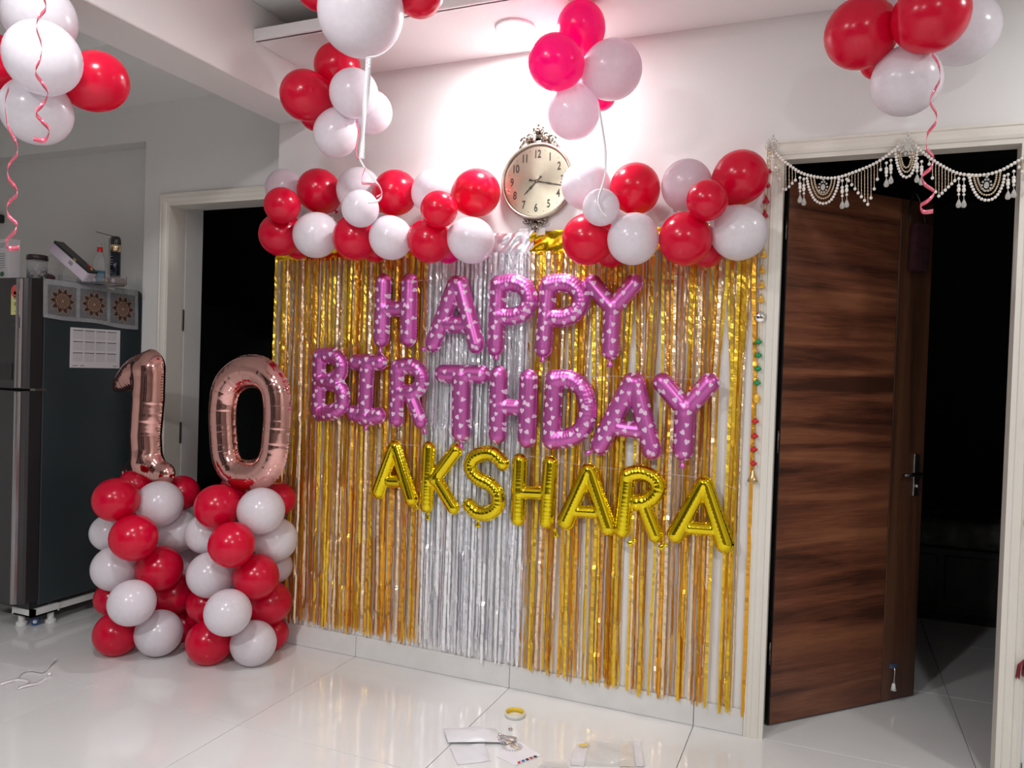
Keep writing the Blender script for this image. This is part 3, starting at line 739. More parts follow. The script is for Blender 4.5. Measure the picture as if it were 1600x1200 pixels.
def ornament(name, zc, sg, s):
    bm = bmesh.new(); y = -.018
    for sx in (-1, 1):
        a0 = PI/2*sg
        tube(bm, catmull([(sx*.082*s, y, zc-sg*.030*s), (sx*.066*s, y, zc-sg*.006*s), (sx*.040*s, y, zc+sg*.006*s), (sx*.012*s, y, zc+sg*.002*s)], 5), .0055*s, 7)
        scroll(bm, (sx*.060*s, y-.003, zc+sg*.002*s), .017*s, 0 if sx > 0 else PI, 1.2, .0048*s, sx*sg)
        scroll(bm, (sx*.033*s, y-.004, zc+sg*.016*s), .015*s, 0 if sx > 0 else PI, 1.2, .0045*s, sx*sg)
        scroll(bm, (sx*.014*s, y-.004, zc+sg*.036*s), .013*s, PI if sx > 0 else 0, 1.1, .0042*s, -sx*sg)
        ball(bm, (sx*.026*s, y-.006, zc+sg*.012*s), .0075*s, 8, 6); ball(bm, (sx*.047*s, y-.006, zc+sg*.012*s), .006*s, 8, 6)
        ball(bm, (sx*.020*s, y-.004, zc+sg*.050*s), .005*s, 8, 6)
    for k in range(5):
        a = PI/2*sg + (k-2)*.6; ball(bm, (.012*s*math.cos(a), y-.005, zc+sg*.036*s+.012*s*math.sin(a)), .0065*s, 8, 6)
    ball(bm, (0, y-.008, zc+sg*.036*s), .008*s, 8, 6); ball(bm, (0, y-.004, zc+sg*.062*s), .006*s, 8, 6, (1, 1, 1.4))
    box(bm, (-.05*s, y, min(zc-sg*.028*s, zc+sg*.01*s)), (.05*s, y+.012, max(zc-sg*.028*s, zc+sg*.01*s)))
    box(bm, (-.012*s, y, min(zc, zc+sg*.05*s)), (.012*s, y+.008, max(zc, zc+sg*.05*s)))
    bm_obj(name, bm, M['antique'], ck, True)
ornament('crown_ornament', Rc+.010, 1, 1.05); ornament('lower_ornament', -Rc-.004, -1, .72)

# ================================================================== FOIL CURTAINS
def tint_attr(me, cols):
    ca = me.color_attributes.new('tint', 'FLOAT_COLOR', 'POINT'); ca.data.foreach_set('color', np.asarray(cols, dtype=np.float32).ravel())
def strip_geo(x, z0, z1, y, wd, seed, gaps=(), seg=.016, tw=1.0, crinkle=1.0, yaw0=None):
    r = np.random.default_rng(seed); n = max(8, int((z0-z1)/seg)); zz = np.linspace(z0, z1, n+1)
    yaw = (r.normal(0, .45) if yaw0 is None else yaw0) + np.cumsum(r.normal(0, .05*tw, n+1))
    sway = np.cumsum(r.normal(0, .0005, n+1)) + .002*np.sin(zz*r.uniform(1.5, 3)+r.uniform(0, 6))
    kink = np.zeros(n+1)
    for zk in (1.50, 1.12, .80, .55, .34, .20):
        zk2 = zk + r.normal(0, .012)
        if r.random() < .8:
            i = int((z0-zk2)/(z0-z1)*n)
            if 0 < i < n: yaw[i:] += r.normal(0, .35*tw); kink[max(0, i-1):i+1] += r.normal(0, .0035)
    jit = r.normal(0, .16, n+1)*crinkle*np.clip((zz-1.0)/.9, .18, 1)
    yaw = np.clip((yaw+1.35) % 5.4-1.35, -9, 9); yaw = np.where(yaw > 1.35, 2.7-yaw, yaw) + jit
    cx = x + sway
    for gx, gw in gaps:
        d = cx-gx; ramp = np.clip((1.75-zz)/.35, 0, 1)
        cx = cx + np.where(np.abs(d) < .06, np.sign(x-gx+1e-9)*gw/2*np.exp(-np.abs(d)/.035)*ramp, 0)
    cy = y + kink + r.normal(0, .0008, n+1)
    w2 = wd/2*np.where(np.arange(n+1) >= n-0, .6, 1)
    dx, dy = np.cos(yaw)*w2, np.sin(yaw)*w2*.8
    pitch = 0
    V = np.empty((n+1, 2, 3)); V[:, 0] = np.stack([cx-dx, np.minimum(cy-dy, WY-.006), zz], 1); V[:, 1] = np.stack([cx+dx, np.minimum(cy+dy, WY-.006), zz], 1)
    F_ = [(2*i, 2*i+1, 2*i+3, 2*i+2) for i in range(n)]
    return V.reshape(-1, 3), F_
GOLDS = [((.92, .60, .06), .38), ((.90, .44, .04), .28), ((.97, .74, .50), .24), ((.82, .38, .08), .10)]
SILV = [((.95, .95, .98), .75), ((.78, .79, .84), .25)]
def pick(r, pal):
    q = r.random(); acc = 0
    for c, p in pal:
        acc += p
        if q <= acc: return np.array(c)
    return np.array(pal[0][0])
def curtain(name, label, x0, x1, zt, zb0, zb1, pal, gaps, film, nb, nf, ny, seedbase, film_h=.10, thin=None):
    t = empty(name, label, 'foil curtain', ((x0+x1)/2, WY-.012, zb0)); O = Vector(t.location)
    r = np.random.default_rng(seedbase)
    # header film, wrinkled
    nx, nz = 60, 12; vs = []; fs = []
    for j in range(nz+1):
        for i in range(nx+1):
            u = i/nx; v = j/nz; X = x0+(x1-x0)*u; Zv = zt-film_h*v + .006*math.sin(u*9+seedbase)*(1-v)
            Yv = WY-.012-.006*abs(math.sin(u*23+v*5+math.sin(u*40)))-.004*math.sin(v*PI)*math.sin(u*60+v*9)
            vs.append(Vector((X, Yv, Zv))-O)
    for j in range(nz):
        for i in range(nx): a = j*(nx+1)+i; fs.append((a, a+1, a+nx+2, a+nx+1))
    mesh_obj('header_film', vs, fs, film, t, True)
    for X in (x0+.05, (x0+x1)/2, x1-.05): boxobj('tape_piece', (X-.02-O.x, WY-.021-O.y, zt-.018-O.z), (X+.02-O.x, WY-.018-O.y, zt+.012-O.z), M['clear_film'], t)
    def bottom(x): return zb0+(zb1-zb0)*(x-x0)/(x1-x0)
    # background fringe as one stuff part
    V = []; F2 = []; C = []; off = 0
    for k in range(nb):
        x = x0+(x1-x0)*(k+r.random())/nb; y = WY-.007-.012*r.random()
        if thin and r.random() > thin(x): continue
        Vk, Fk = strip_geo(x, zt-film_h+.01, bottom(x)+r.normal(0, .010)+.012, y, r.uniform(.0045, .009), seedbase*1000+k, gaps)
        V.append(Vk-np.array(O)); F2 += [tuple(a+off for a in f) for f in Fk]; off += len(Vk)
        c = np.append(pick(r, pal), 1); C.append(np.tile(c, (len(Vk), 1)))
    me = bpy.data.meshes.new('fringe'); me.from_pydata(np.concatenate(V).tolist(), [], F2); me.materials.append(M['strip_silver' if pal is SILV else 'strip']); tint_attr(me, np.concatenate(C)); me.update()
    o = bpy.data.objects.new('fringe', me); COL.objects.link(o); o.parent = t; o['kind'] = 'stuff'
    # broader strips in front, each a part
    for k in range(nf):
        x = x0+.01+(x1-x0-.02)*(k+.2+.6*r.random())/nf; y = WY-.022-.014*r.random()
        Vk, Fk = strip_geo(x, zt-film_h+.01, bottom(x)+r.normal(0, .008), y, r.uniform(.008, .015), seedbase*1000+500+k, gaps, tw=.7, yaw0=r.normal(0, .5))
        me = bpy.data.meshes.new('foil_strip'); me.from_pydata((Vk-np.array(O)).tolist(), [], Fk); me.materials.append(M['strip_silver' if pal is SILV else 'strip'])
        c = np.append(pick(r, pal), 1); tint_attr(me, np.tile(c, (len(Vk), 1))); me.update()
        o = bpy.data.objects.new('foil_strip', me); COL.objects.link(o); o.parent = t
    return t
gp = [(at(px, 950, WY-.02).x, g_) for px, g_ in [(871, .014), (909, .028), (975, .034), (1017, .028), (1068, .010), (1119, .040), (1157, .040)]]
curtain('foil_fringe_curtain', 'gold foil fringe curtain behind the left letters, ending at the kitchen doorway', -2.585, -1.70, 2.0, .115, .125, GOLDS, (), M['gold_film'], 125, 46, 0, 3)
curtain('foil_fringe_curtain', 'silver foil fringe curtain hanging in the middle between two gold ones', -1.72, -1.20, 2.0, .13, .105, SILV, (), M['silver_film'], 90, 30, 0, 4)
curtain('foil_fringe_curtain', 'gold foil fringe curtain behind the right letters, beside the brown door', -1.22, -.27, 2.0, .10, .085, GOLDS, gp, M['gold_film'], 105, 48, 0, 5)

# ================================================================== INFLATED FOIL LETTERS
def poly_dist(P, Q):
    """P: (n,2) points, Q: polyline (m,3) with radius; returns distance/radius ratio, signed field, arclength"""
    best = np.full(len(P), -1e9); bt = np.full(len(P), 9.); bs = np.zeros(len(P)); br = np.full(len(P), 1.); s0 = 0
    for a, b in zip(Q[:-1], Q[1:]):
        ab = b[:2]-a[:2]; L2 = max(ab@ab, 1e-12); L = math.sqrt(L2)
        t = np.clip(((P-a[:2])@ab)/L2, 0, 1); pr = a[:2]+t[:, None]*ab; d = np.hypot(*(P-pr).T); R = a[2]+t*(b[2]-a[2])
        f = R-d; m_ = f > best
        best = np.where(m_, f, best); bt = np.where(m_, d/R, bt); bs = np.where(m_, s0+t*L, bs); br = np.where(m_, R, br); s0 += L
    return best, bt, bs, br
def smooth_poly(pts, closed=False, sub=6):
    if len(pts) < 3: return np.array(pts, float)
    P = np.array(pts, float); n = len(P); out = []
    if closed:
        rngi = range(n); g_ = lambda i: P[i % n]
    else:
        rngi = range(n-1); g_ = lambda i: P[min(max(i, 0), n-1)]
    for i in rngi:
        p0, p1, p2, p3 = g_(i-1), g_(i), g_(i+1), g_(i+2)
        for s in range(sub):
            t = s/sub; out.append(.5*(2*p1+(-p0+p2)*t+(2*p0-5*p1+4*p2-p3)*t*t+(-p0+3*p1-3*p2+p3)*t**3))
    out.append(P[0] if closed else P[-1]); return np.array(out)
def inflated(name, strokes, Y, m, label, cat, group, tails=(), cell=.0034, depth=.82, crease=.10, lam=.016, flange=.0032, tilt=0, straight_crease=.12, seed=1, grow=1.2):
    """strokes: list of (pixel points [(px,py,r_px)], curved?, closed?)"""
    W_ = []
    for st_ in strokes:
        pts, curved, closed = st_
        q = []
        for (px, py, rp) in pts:
            p = at(px, py, Y); q.append((p.x, p.z, (rp+grow)*zdepth(p)/1200))
        W_.append((smooth_poly(q, closed) if curved else np.array(q, float), curved))
    allp = np.concatenate([q for q, _ in W_]); cx, cz = (allp[:, 0].min()+allp[:, 0].max())/2, (allp[:, 1].min()+allp[:, 1].max())/2
    for q, _ in W_: q[:, 0] -= cx; q[:, 1] -= cz
    allp = np.concatenate([q for q, _ in W_]); R_ = allp[:, 2].max()+flange+.006
    x0, x1 = allp[:, 0].min()-R_, allp[:, 0].max()+R_; z0, z1 = allp[:, 1].min()-R_, allp[:, 1].max()+R_
    nx, nz = int((x1-x0)/cell)+2, int((z1-z0)/cell)+2
    gx, gz_ = np.meshgrid(np.linspace(x0, x1, nx), np.linspace(z0, z1, nz)); P = np.stack([gx.ravel(), gz_.ravel()], 1)
    def field(P, full=False):
        F_ = np.full(len(P), -1e9); H = np.zeros(len(P))
        for i, (q, curved) in enumerate(W_):
            f, t, s, R = poly_dist(P, q)
            sc = flange + .0011*np.sin(s*2*PI/.013+i) + .0006*np.sin(s*2*PI/.0071+i*2)
            F_ = np.maximum(F_, f+sc)
            if full:
                tt = np.clip(t, 0, 1); h_ = R*depth*np.power(1-tt*tt, .56)
                A = crease if curved else crease*straight_crease
                ph = .5+.5*np.cos(2*PI*s/lam + 1.5*np.sin(s*70+i+seed)); h_ = h_*(1-A*ph**5*(.35+.65*tt**2)) - .004*A*np.sin(s*150+seed)*tt*0
                H = H + np.clip(h_, 0, None)**7
        if full: return F_, H**(1/7)
        return F_
    Fv = field(P); inside = Fv > 0
    idx = np.arange(nx*nz).reshape(nz, nx)
    ca, cb, cc_, cd_ = idx[:-1, :-1].ravel(), idx[:-1, 1:].ravel(), idx[1:, 1:].ravel(), idx[1:, :-1].ravel()
    keep = inside[ca] | inside[cb] | inside[cc_] | inside[cd_]
    quads = np.stack([ca, cb, cc_, cd_], 1)[keep]
    used = np.unique(quads); out = used[~inside[used]]
    e = 1e-4
    for _ in range(3):
        Po = P[out]; f0 = field(Po); gxx = (field(Po+[e, 0])-field(Po-[e, 0]))/(2*e); gzz = (field(Po+[0, e])-field(Po-[0, e]))/(2*e)
        g2 = np.clip(gxx**2+gzz**2, .2, 4); P[out] = Po - (f0/g2)[:, None]*np.stack([gxx, gzz], 1)
    remap = -np.ones(nx*nz, int); remap[used] = np.arange(len(used)); Pu = P[used]
    _, H = field(Pu, True)
    isb = ~inside[used]; H = np.where(isb, 0.0, H+.0004)
    nU = len(used)
    front = np.stack([Pu[:, 0], -H, Pu[:, 1]], 1); back = np.stack([Pu[:, 0], H*.8, Pu[:, 1]], 1)
    bmap = np.arange(nU); bi = np.where(~isb)[0]; bmap[bi] = nU+np.arange(len(bi))
    V = np.concatenate([front, back[bi]]); q = remap[quads]
    qb = bmap[q][:, ::-1]
    faces = q.tolist()+qb.tolist()
    me = bpy.data.meshes.new(name); me.from_pydata(V.tolist(), [], faces); me.materials.append(m)
    me.polygons.foreach_set('use_smooth', [True]*len(me.polygons)); me.update()
    o = bpy.data.objects.new(name, me); COL.objects.link(o); o.location = (cx, Y, cz)
    tag(o, label, cat, group)
    for (tx, ty, rot) in tails:
        p = at(tx, ty, Y); bm = bmesh.new()
        lathe(bm, [(0, .020), (.009, .018), (.010, .012), (.006, .006), (.0065, 0), (.012, -.008), (.014, -.016), (.011, -.019), (0, -.017)], 12, Matrix.Diagonal((1, .55, 1, 1)))
        t_ = bm_obj('inflation_tail', bm, m, o, True, loc=(p.x-cx, 0, p.z-cz), rot=(0, rot, 0))
    return o
def L(*p, r=12): return ([(a[0], a[1], a[2] if len(a) > 2 else r) for a in p], False, False)
def C(*p, r=12, closed=False): return ([(a[0], a[1], a[2] if len(a) > 2 else r) for a in p], True, closed)
YL = 3.045
gH = 'purple heart-print foil letters of HAPPY'; gB = 'purple heart-print foil letters of BIRTHDAY'; gK = 'plain gold foil letters of the name'
PU = [
 ('H', gH, 'first letter of the top row', [L((599, 442), (596, 528), r=12.5), L((640, 442), (638, 527), r=12.5), L((597, 482), (639, 482), r=10)], [(594, 545, 0)]),
 ('A', gH, 'second letter of the top row', [L((711, 445), (677, 536), r=12), L((719, 445), (744, 538), r=12), L((700, 507), (727, 507), r=11)], [(664, 544, .9)]),
 ('P', gH, 'third letter of the top row', [L((779, 446), (774, 542), r=12), C((779, 444), (803, 442), (822, 452), (827, 470), (819, 487), (802, 494), (786, 494), r=11.5)], [(775, 556, 0)]),
 ('P', gH, 'fourth letter of the top row', [L((857, 446), (849, 544), r=12), C((858, 444), (884, 442), (903, 453), (908, 471), (899, 488), (882, 496), (866, 496), r=12)], [(848, 559, 0)]),
 ('Y', gH, 'last letter of the top row', [L((925, 443), (957, 482), r=12), L((990, 443), (957, 482), r=12), L((957, 482), (954, 548), r=12.5)], [(953, 566, 0)]),
 ('B', gB, 'first letter of the second row', [L((499, 559), (497, 642), r=10.5), C((499, 557), (520, 556), (532, 565), (533, 580), (524, 592), (504, 597), r=10.5), C((504, 597), (524, 600), (535, 612), (535, 630), (522, 643), (498, 645), r=10.5)], []),
 ('I', gB, 'second letter of the second row', [L((556, 566), (594, 566), r=10.5), L((574, 568), (570, 648), r=11.5), C((552, 646), (572, 653), (592, 649), r=10.5)], [(571, 666, 0)]),
 ('R', gB, 'third letter of the second row', [L((621, 577), (619, 655), r=10.5), C((622, 574), (643, 572), (657, 583), (658, 600), (647, 612), (629, 614), r=10.5), L((640, 614), (657, 658), r=10)], [(662, 672, -.4)]),
 ('T', gB, 'fourth letter of the second row', [L((692, 584), (752, 585), r=12), L((721, 590), (720, 676), r=14)], [(720, 694, 0)]),
 ('H', gB, 'fifth letter of the second row', [L((779, 587), (777, 679), r=13), L((826, 593), (823, 685), r=13), L((778, 635), (825, 638), r=10)], []),
 ('D', gB, 'sixth letter of the second row', [L((866, 594), (861, 688), r=12.5), C((866, 593), (890, 593), (909, 606), (917, 628), (917, 650), (907, 673), (888, 684), (864, 687), r=12.5)], []),
 ('A', gB, 'seventh letter of the second row', [L((986, 598), (937, 696), r=13), L((992, 598), (1018, 703), r=13), L((968, 669), (998, 673), r=10.5)], [(922, 706, .9)]),
 ('Y', gB, 'last letter of the second row', [L((1035, 598), (1071, 640), r=13), L((1108, 599), (1071, 640), r=13), L((1071, 640), (1067, 704), r=14)], [(1066, 724, 0)]),
]
for k, (ch, gg, pos, st_, tl) in enumerate(PU):
    inflated('letter_balloon', st_, YL, M['purple'], 'purple foil letter %s balloon with pale hearts, %s' % (ch, pos), 'letter balloon', gg, tl, seed=k)
GO = [
 ('A', 'first from the left in the gold row', [L((615, 698, 8), (591, 768, 10), r=9), L((618, 698, 8), (642, 779, 10.5), r=9), L((607, 752), (632, 753), r=7)], [(650, 790, -.3)]),
 ('K', 'second from the left in the gold row', [L((670, 701), (666, 790), r=9.5), L((712, 704), (678, 750), r=9), L((681, 748), (708, 793), r=9.5)], [(669, 806, 0)]),
 ('S', 'third from the left in the gold row', [C((785, 724), (771, 710), (753, 709), (738, 718), (735, 733), (746, 747), (766, 758), (777, 773), (776, 792), (762, 802), (745, 801), (733, 790), r=9.5)], [(747, 817, 0)]),
 ('H', 'fourth from the left in the gold row', [L((812, 721), (809, 810), r=10.5), L((860, 725), (853, 814), r=10.5), L((811, 769), (857, 771), r=7.5)], [(868, 832, -.3)]),
 ('A', 'fifth from the left in the gold row, at its middle', [L((918, 735, 9), (884, 814, 11.5)), L((921, 735, 9), (950, 824, 12)), L((901, 799), (936, 801), r=7.5)], []),
 ('R', 'sixth from the left in the gold row', [L((980, 744), (972, 828), r=10.5), C((981, 742), (1003, 739), (1022, 748), (1028, 764), (1016, 780), (995, 786), r=10.5), L((1005, 787), (1024, 836), r=10)], [(988, 847, .9)]),
 ('A', 'last in the gold row, nearest the brown door', [L((1098, 756, 9), (1056, 835, 12)), L((1102, 756, 9), (1132, 850, 12.5)), L((1078, 825), (1113, 828), r=8)], [(1037, 853, .9)]),
]
for k, (ch, pos, st_, tl) in enumerate(GO):
    inflated('letter_balloon', st_, YL+.005, M['gold_letter'], 'gold foil letter %s balloon, %s' % (ch, pos), 'letter balloon', gK, tl, crease=.14, seed=30+k)
# strings the letters are threaded on
for pts, lab in [([(560, 452), (640, 440), (715, 436), (800, 436), (880, 437), (960, 442), (1020, 446)], 'thin pink thread carrying the top row of purple letters'),
                 ([(480, 556), (570, 560), (640, 566), (720, 578), (800, 584), (890, 588), (990, 588), (1070, 592), (1125, 596)], 'thin pink thread carrying the second row of purple letters'),
                 ([(585, 700), (617, 694), (690, 700), (760, 704), (835, 714), (918, 728), (1000, 736), (1100, 748), (1150, 764)], 'thin thread carrying the gold letters')]:
    bm = bmesh.new(); tube(bm, catmull([at(a, b, WY-.045) for a, b in pts], 4), .0006, 4); tag(bm_obj('thread', bm, M['string']), lab, 'string')

# rose gold digits standing on the balloon columns
YD = 2.86
gD = 'large rose gold foil digit balloons'
inflated('digit_balloon', [([(234, 580, 27), (232, 625, 28), (228, 680, 27), (230, 722, 27)], False, False),
                           ([(236, 572, 24), (212, 582, 22), (192, 597, 14), (182, 604, 7)], True, False),
                           ([(232, 722, 27), (246, 736, 20), (258, 740, 17)], True, False), ([(230, 722, 26), (214, 735, 19), (203, 738, 14)], True, False)],
         2.80, M['rose'], 'rose gold foil digit 1 balloon standing on the left balloon column', 'digit balloon', gD, [(205, 752, .5)], cell=.0045, depth=.8, crease=.035, lam=.09, straight_crease=.6, seed=3, grow=1)
inflated('digit_balloon', [([(350, 680, 24), (349, 640, 24), (355, 606, 25), (372, 586, 25), (394, 580, 25), (415, 586, 25), (430, 606, 25), (434, 640, 24), (432, 680, 24), (427, 715, 24), (413, 737, 24), (391, 744, 24), (368, 738, 24), (354, 715, 24)], True, True)],
         YD, M['rose'], 'rose gold foil digit 0 balloon standing on the right balloon column', 'digit balloon', gD, [(385, 768, 0)], cell=.0045, depth=.8, crease=.05, lam=.055, seed=4, grow=0)

# ================================================================== DOOR BEAD GARLAND (toran)
YT = WY-.034
tor = empty('bead_garland', 'pearl and gold bead door garland draped across the top of the doorway', 'garland', at(1418, 225, YT)); TO = Vector(tor.location)
def A_(px, py): return at(px, py, YT)-TO
def beads(bm, pts, r, gap=1.0, u=8, v=6, jitter=0):
    P = catmull(pts, 8) if len(pts) > 2 else [Vector(p) for p in pts]
    acc = 0; nxt = 0; prev = P[0]
    for p in P[1:]:
        seg = (p-prev).length
        while nxt <= acc+seg and seg > 0:
            c = prev.lerp(p, (nxt-acc)/seg); ball(bm, c, r, u, v); nxt += 2*r*gap
        acc += seg; prev = p
def ell(bm, c, r, s): ball(bm, c, r, 8, 6, (1, 1, s))
top1 = [(1208, 232), (1219, 246), (1232, 257), (1254, 271), (1285, 278), (1310, 277), (1340, 267), (1366, 256), (1388, 242), (1405, 228)]
top2 = [(1430, 228), (1448, 243), (1470, 258), (1497, 271), (1530, 274), (1560, 268), (1590, 252), (1612, 238), (1622, 228)]
for tp in (top1, top2):
    bm = bmesh.new(); beads(bm, [A_(*p) for p in tp], .0062, .98); bm_obj('pearl_strand', bm, M['pearl'], tor, True)
def topy(x, tp):
    for (a, b), (c, d) in zip(tp, tp[1:]):
        if a <= x <= c: return b+(d-b)*(x-a)/(c-a)
    return tp[-1][1] if x > tp[-1][0] else tp[0][1]
M['fan_bead'] = mat('champagne_bead', (.62, .52, .38), .35, .5); mottled(M['fan_bead'], (.62, .52, .38, 1), (.5, .4, .28, 1), 60)
def fan(xa, xb, xm, depth, tp, lastd=6):
    bm = bmesh.new(); bp = bmesh.new(); x = xa; 
    while x <= xb:
        t = 1-abs(x-xm)/(max(xm-xa, 1) if x < xm else max(xb-xm, 1)); y0 = topy(x, tp)+3; y1 = y0+lastd+depth*t
        p0, p1 = A_(x, y0), A_(x, y1); tube(bm, [p0, p1], .0011, 4)
        nn = max(2, int((p0-p1).length/.012))
        for i in range(nn): ball(bm, p0.lerp(p1, (i+.5)/nn), .0024, 6, 4)
        ell(bp, p1+Vector((0, 0, -.004)), .0055, 1.15); x += 5.0
    bm_obj('fan_strands', bm, M['fan_bead'], tor)['kind'] = 'stuff'
    bm_obj('fan_pearls', bp, M['pearl'], tor, True)['kind'] = 'stuff'
fan(1208, 1246, 1224, 36, top1, 8); fan(1326, 1378, 1357, 50, top1); fan(1452, 1494, 1464, 44, top2); fan(1592, 1622, 1612, 40, top2)
def drop(x, y0, y1, tp):
    bm = bmesh.new(); p0, p1 = A_(x, y0), A_(x, y1); tube(bm, [p0, p1], .0011, 4)
    for f, s, r in ((.08, 1, .0055), (.35, 1, .0062), (.50, 1.6, .0062), (.68, 1, .005)): ell(bm, p0.lerp(p1, f), r, s)
    o = bm_obj('drop_strand', bm, M['pearl'], tor, True)
    bm = bmesh.new(); lathe(bm, [(0, .014), (.003, .010), (.0085, -.004), (.009, -.010), (.006, -.016), (0, -.018)], 10, Matrix.Translation(p1)); bm_obj('crystal_drop', bm, M['crystal'], o, False)
for x, y0, y1, tp in [(1250, 275, 310, top1), (1256, 277, 314, top1), (1316, 279, 319, top1), (1323, 277, 317, top1), (1385, 252, 285, top1), (1392, 248, 280, top1), (1433, 245, 278, top2), (1440, 250, 282, top2),
                      (1498, 276, 317, top2), (1506, 277, 317, top2), (1575, 270, 304, top2), (1584, 265, 301, top2)]: drop(x, y0, y1, tp)
def swag(xc, y0, w_, d_, tl, tr):
    for k, (sc, dp, mm) in enumerate(((1, 1, 'pearl'), (.75, .80, 'fan_bead'), (.55, .64, 'fan_bead'))):
        bm = bmesh.new()
        pts = [A_(xc-w_*sc, y0+tl), A_(xc-w_*sc*.86, y0+d_*.42*dp), A_(xc-w_*sc*.5, y0+d_*.86*dp), A_(xc, y0+d_*dp), A_(xc+w_*sc*.5, y0+d_*.86*dp), A_(xc+w_*sc*.86, y0+d_*.42*dp), A_(xc+w_*sc, y0+tr)]
        beads(bm, pts, .0056 if k == 0 else .0038, .98, 7, 5); bm_obj('swag_strand', bm, M[mm], tor, True)
def brooch(x, y, s=1.0):
    bm = bmesh.new(); c = A_(x, y)+Vector((0, -.006, 0))
    ball(bm, c, .009*s, 8, 6, (1, .6, 1.5))
    for k in range(10):
        a = 2*PI*k/10; ball(bm, c+Vector((.016*s*math.cos(a), 0, .022*s*math.sin(a))), .0045*s, 6, 5)
    ball(bm, c+Vector((0, 0, .034*s)), .005*s, 6, 5, (1, 1, 1.6))
    bm_obj('crystal_brooch', bm, M['crystal'], tor, False)
swag(1286, 279, 25, 39, 0, 0); swag(1416, 236, 17, 41, 0, 0); swag(1542, 273, 28, 40, 0, -3)
brooch(1286, 293, .9); brooch(1541, 290, .9); brooch(1418, 229, 1.25)
brooch(1208, 226, .9); brooch(1201, 229, .7)
bm = bmesh.new()
for k in range(26): ball(bm, A_(1402+random.random()*30, 224+abs(random.random())*22)+Vector((0, -.003*random.random(), 0)), .0035, 6, 4)
for k in range(34): ball(bm, A_(1200+random.random()*18, 228+random.random()*44), .0035, 6, 4)
o = bm_obj('bead_cluster', bm, M['pearl'], tor); o['kind'] = 'stuff'

# hanging bead strings beside the door
M['ruby'] = mat('ruby_bead', (.42, .004, .03), .25, .2); mottled(M['ruby'], (.42, .004, .03, 1), (.5, .01, .04, 1), 40)
M['amber'] = mat('yellow_bead', (.78, .42, .03), .3, .2); mottled(M['amber'], (.78, .42, .03, 1), (.85, .5, .06, 1), 40)
M['green'] = mat('green_bead', (.02, .25, .09), .25, .2); mottled(M['green'], (.02, .25, .09, 1), (.03, .32, .12, 1), 40)
M['redb'] = mat('red_bead', (.55, .02, .02), .25, .2); mottled(M['redb'], (.55, .02, .02, 1), (.65, .03, .03, 1), 40)
M['mirror'] = mat('mirror_disc', (.85, .83, .78), .05, 1); mottled(M['mirror'], (.85, .83, .78, 1), (.8, .78, .73, 1), 40)
YS = WY-.030
def string_of_beads(label, path, items, bell=None):
    top = at(*path[0], YS); t = empty('bead_hanging', label, 'bead string', top)
    bm = bmesh.new(); pts = [at(a, b, YS)-top for a, b in path]; tube(bm, pts, .0012, 5)
    beads(bm, pts, .0026, 1.6, 6, 4); bm_obj('cord', bm, M['gold_bead'], t)
    for (x, y, kind, mm) in items:
        c = at(x, y, YS)-top; bm = bmesh.new(); T_ = Matrix.Translation(c)
        if kind == 'cone': lathe(bm, [(0, .014), (.004, .012), (.007, .002), (.014, -.008), (.013, -.013), (0, -.014)], 12, T_)
        elif kind == 'disc': lathe(bm, [(0, .010), (.006, .009), (.013, .003), (.0145, 0), (.013, -.004), (.006, -.010), (0, -.011)], 12, T_)
        elif kind == 'ball': ball(bm, c, .009, 12, 8)
        elif kind == 'oval': ball(bm, c, .013, 12, 8, (1, .6, 1.5))
        elif kind == 'mirror': lathe(bm, [(0, .003), (.019, .003), (.021, 0), (.019, -.003), (0, -.003)], 20, T_ @ Matrix.Rotation(PI/2, 4, 'X'))
        nm = {'mirror': 'mirror_disc', 'oval': 'oval_bead'}.get(kind, 'bead')
        o = bm_obj(nm, bm, M[mm], t, kind != 'cone')
        if kind in ('cone', 'disc'):
            bm = bmesh.new(); lathe(bm, [(0, .004), (.005, .003), (.006, 0), (.005, -.003), (0, -.004)], 8, Matrix.Translation(c+Vector((0, 0, .015)))); bm_obj('bead_cap', bm, M['gold_bead'], o)
    if bell:
        c = at(*bell, YS)-top; bm = bmesh.new()
        lathe(bm, [(0, .022), (.005, .02), (.008, .012), (.011, -.004), (.018, -.018), (.020, -.020), (.016, -.020), (0, -.012)], 14, Matrix.Translation(c))
        for k in range(9):
            a = 2*PI*k/9; ball(bm, c+Vector((.017*math.cos(a), .017*math.sin(a), -.025)), .004, 6, 4)
        bm_obj('bell', bm, M['gold_bead'], t, True)
    return t
string_of_beads('long bead string of red, yellow and green beads hanging left of the door frame',
    [(1201, 232), (1200, 270), (1197, 335), (1193, 400), (1190, 450), (1188, 500), (1184, 560), (1182, 625), (1180, 680), (1178, 735)],
    [(1202, 268, 'ball', 'ruby'), (1200, 290, 'ball', 'ruby'), (1197, 312, 'cone', 'ruby'), (1195, 334, 'cone', 'ruby'), (1193, 397, 'cone', 'amber'), (1191, 421, 'cone', 'amber'), (1190, 445, 'cone', 'amber'), (1189, 467, 'cone', 'amber'),
     (1188, 495, 'mirror', 'mirror'), (1185, 534, 'disc', 'green'), (1185, 555, 'disc', 'green'), (1184, 576, 'disc', 'green'), (1183, 598, 'disc', 'green'), (1182, 623, 'oval', 'amber'),
     (1180, 658, 'disc', 'redb'), (1179, 681, 'disc', 'redb'), (1178, 702, 'disc', 'redb'), (1177, 724, 'disc', 'redb')], (1176, 742))
string_of_beads('bead string hanging right of the door frame, cut by the frame edge',
    [(1632, 235), (1622, 500), (1612, 700), (1608, 820), (1605, 1030)],
    [(1625, 420, 'cone', 'amber'), (1620, 520, 'mirror', 'mirror'), (1614, 640, 'disc', 'green'), (1611, 817, 'mirror', 'amber')])
bm = bmesh.new()
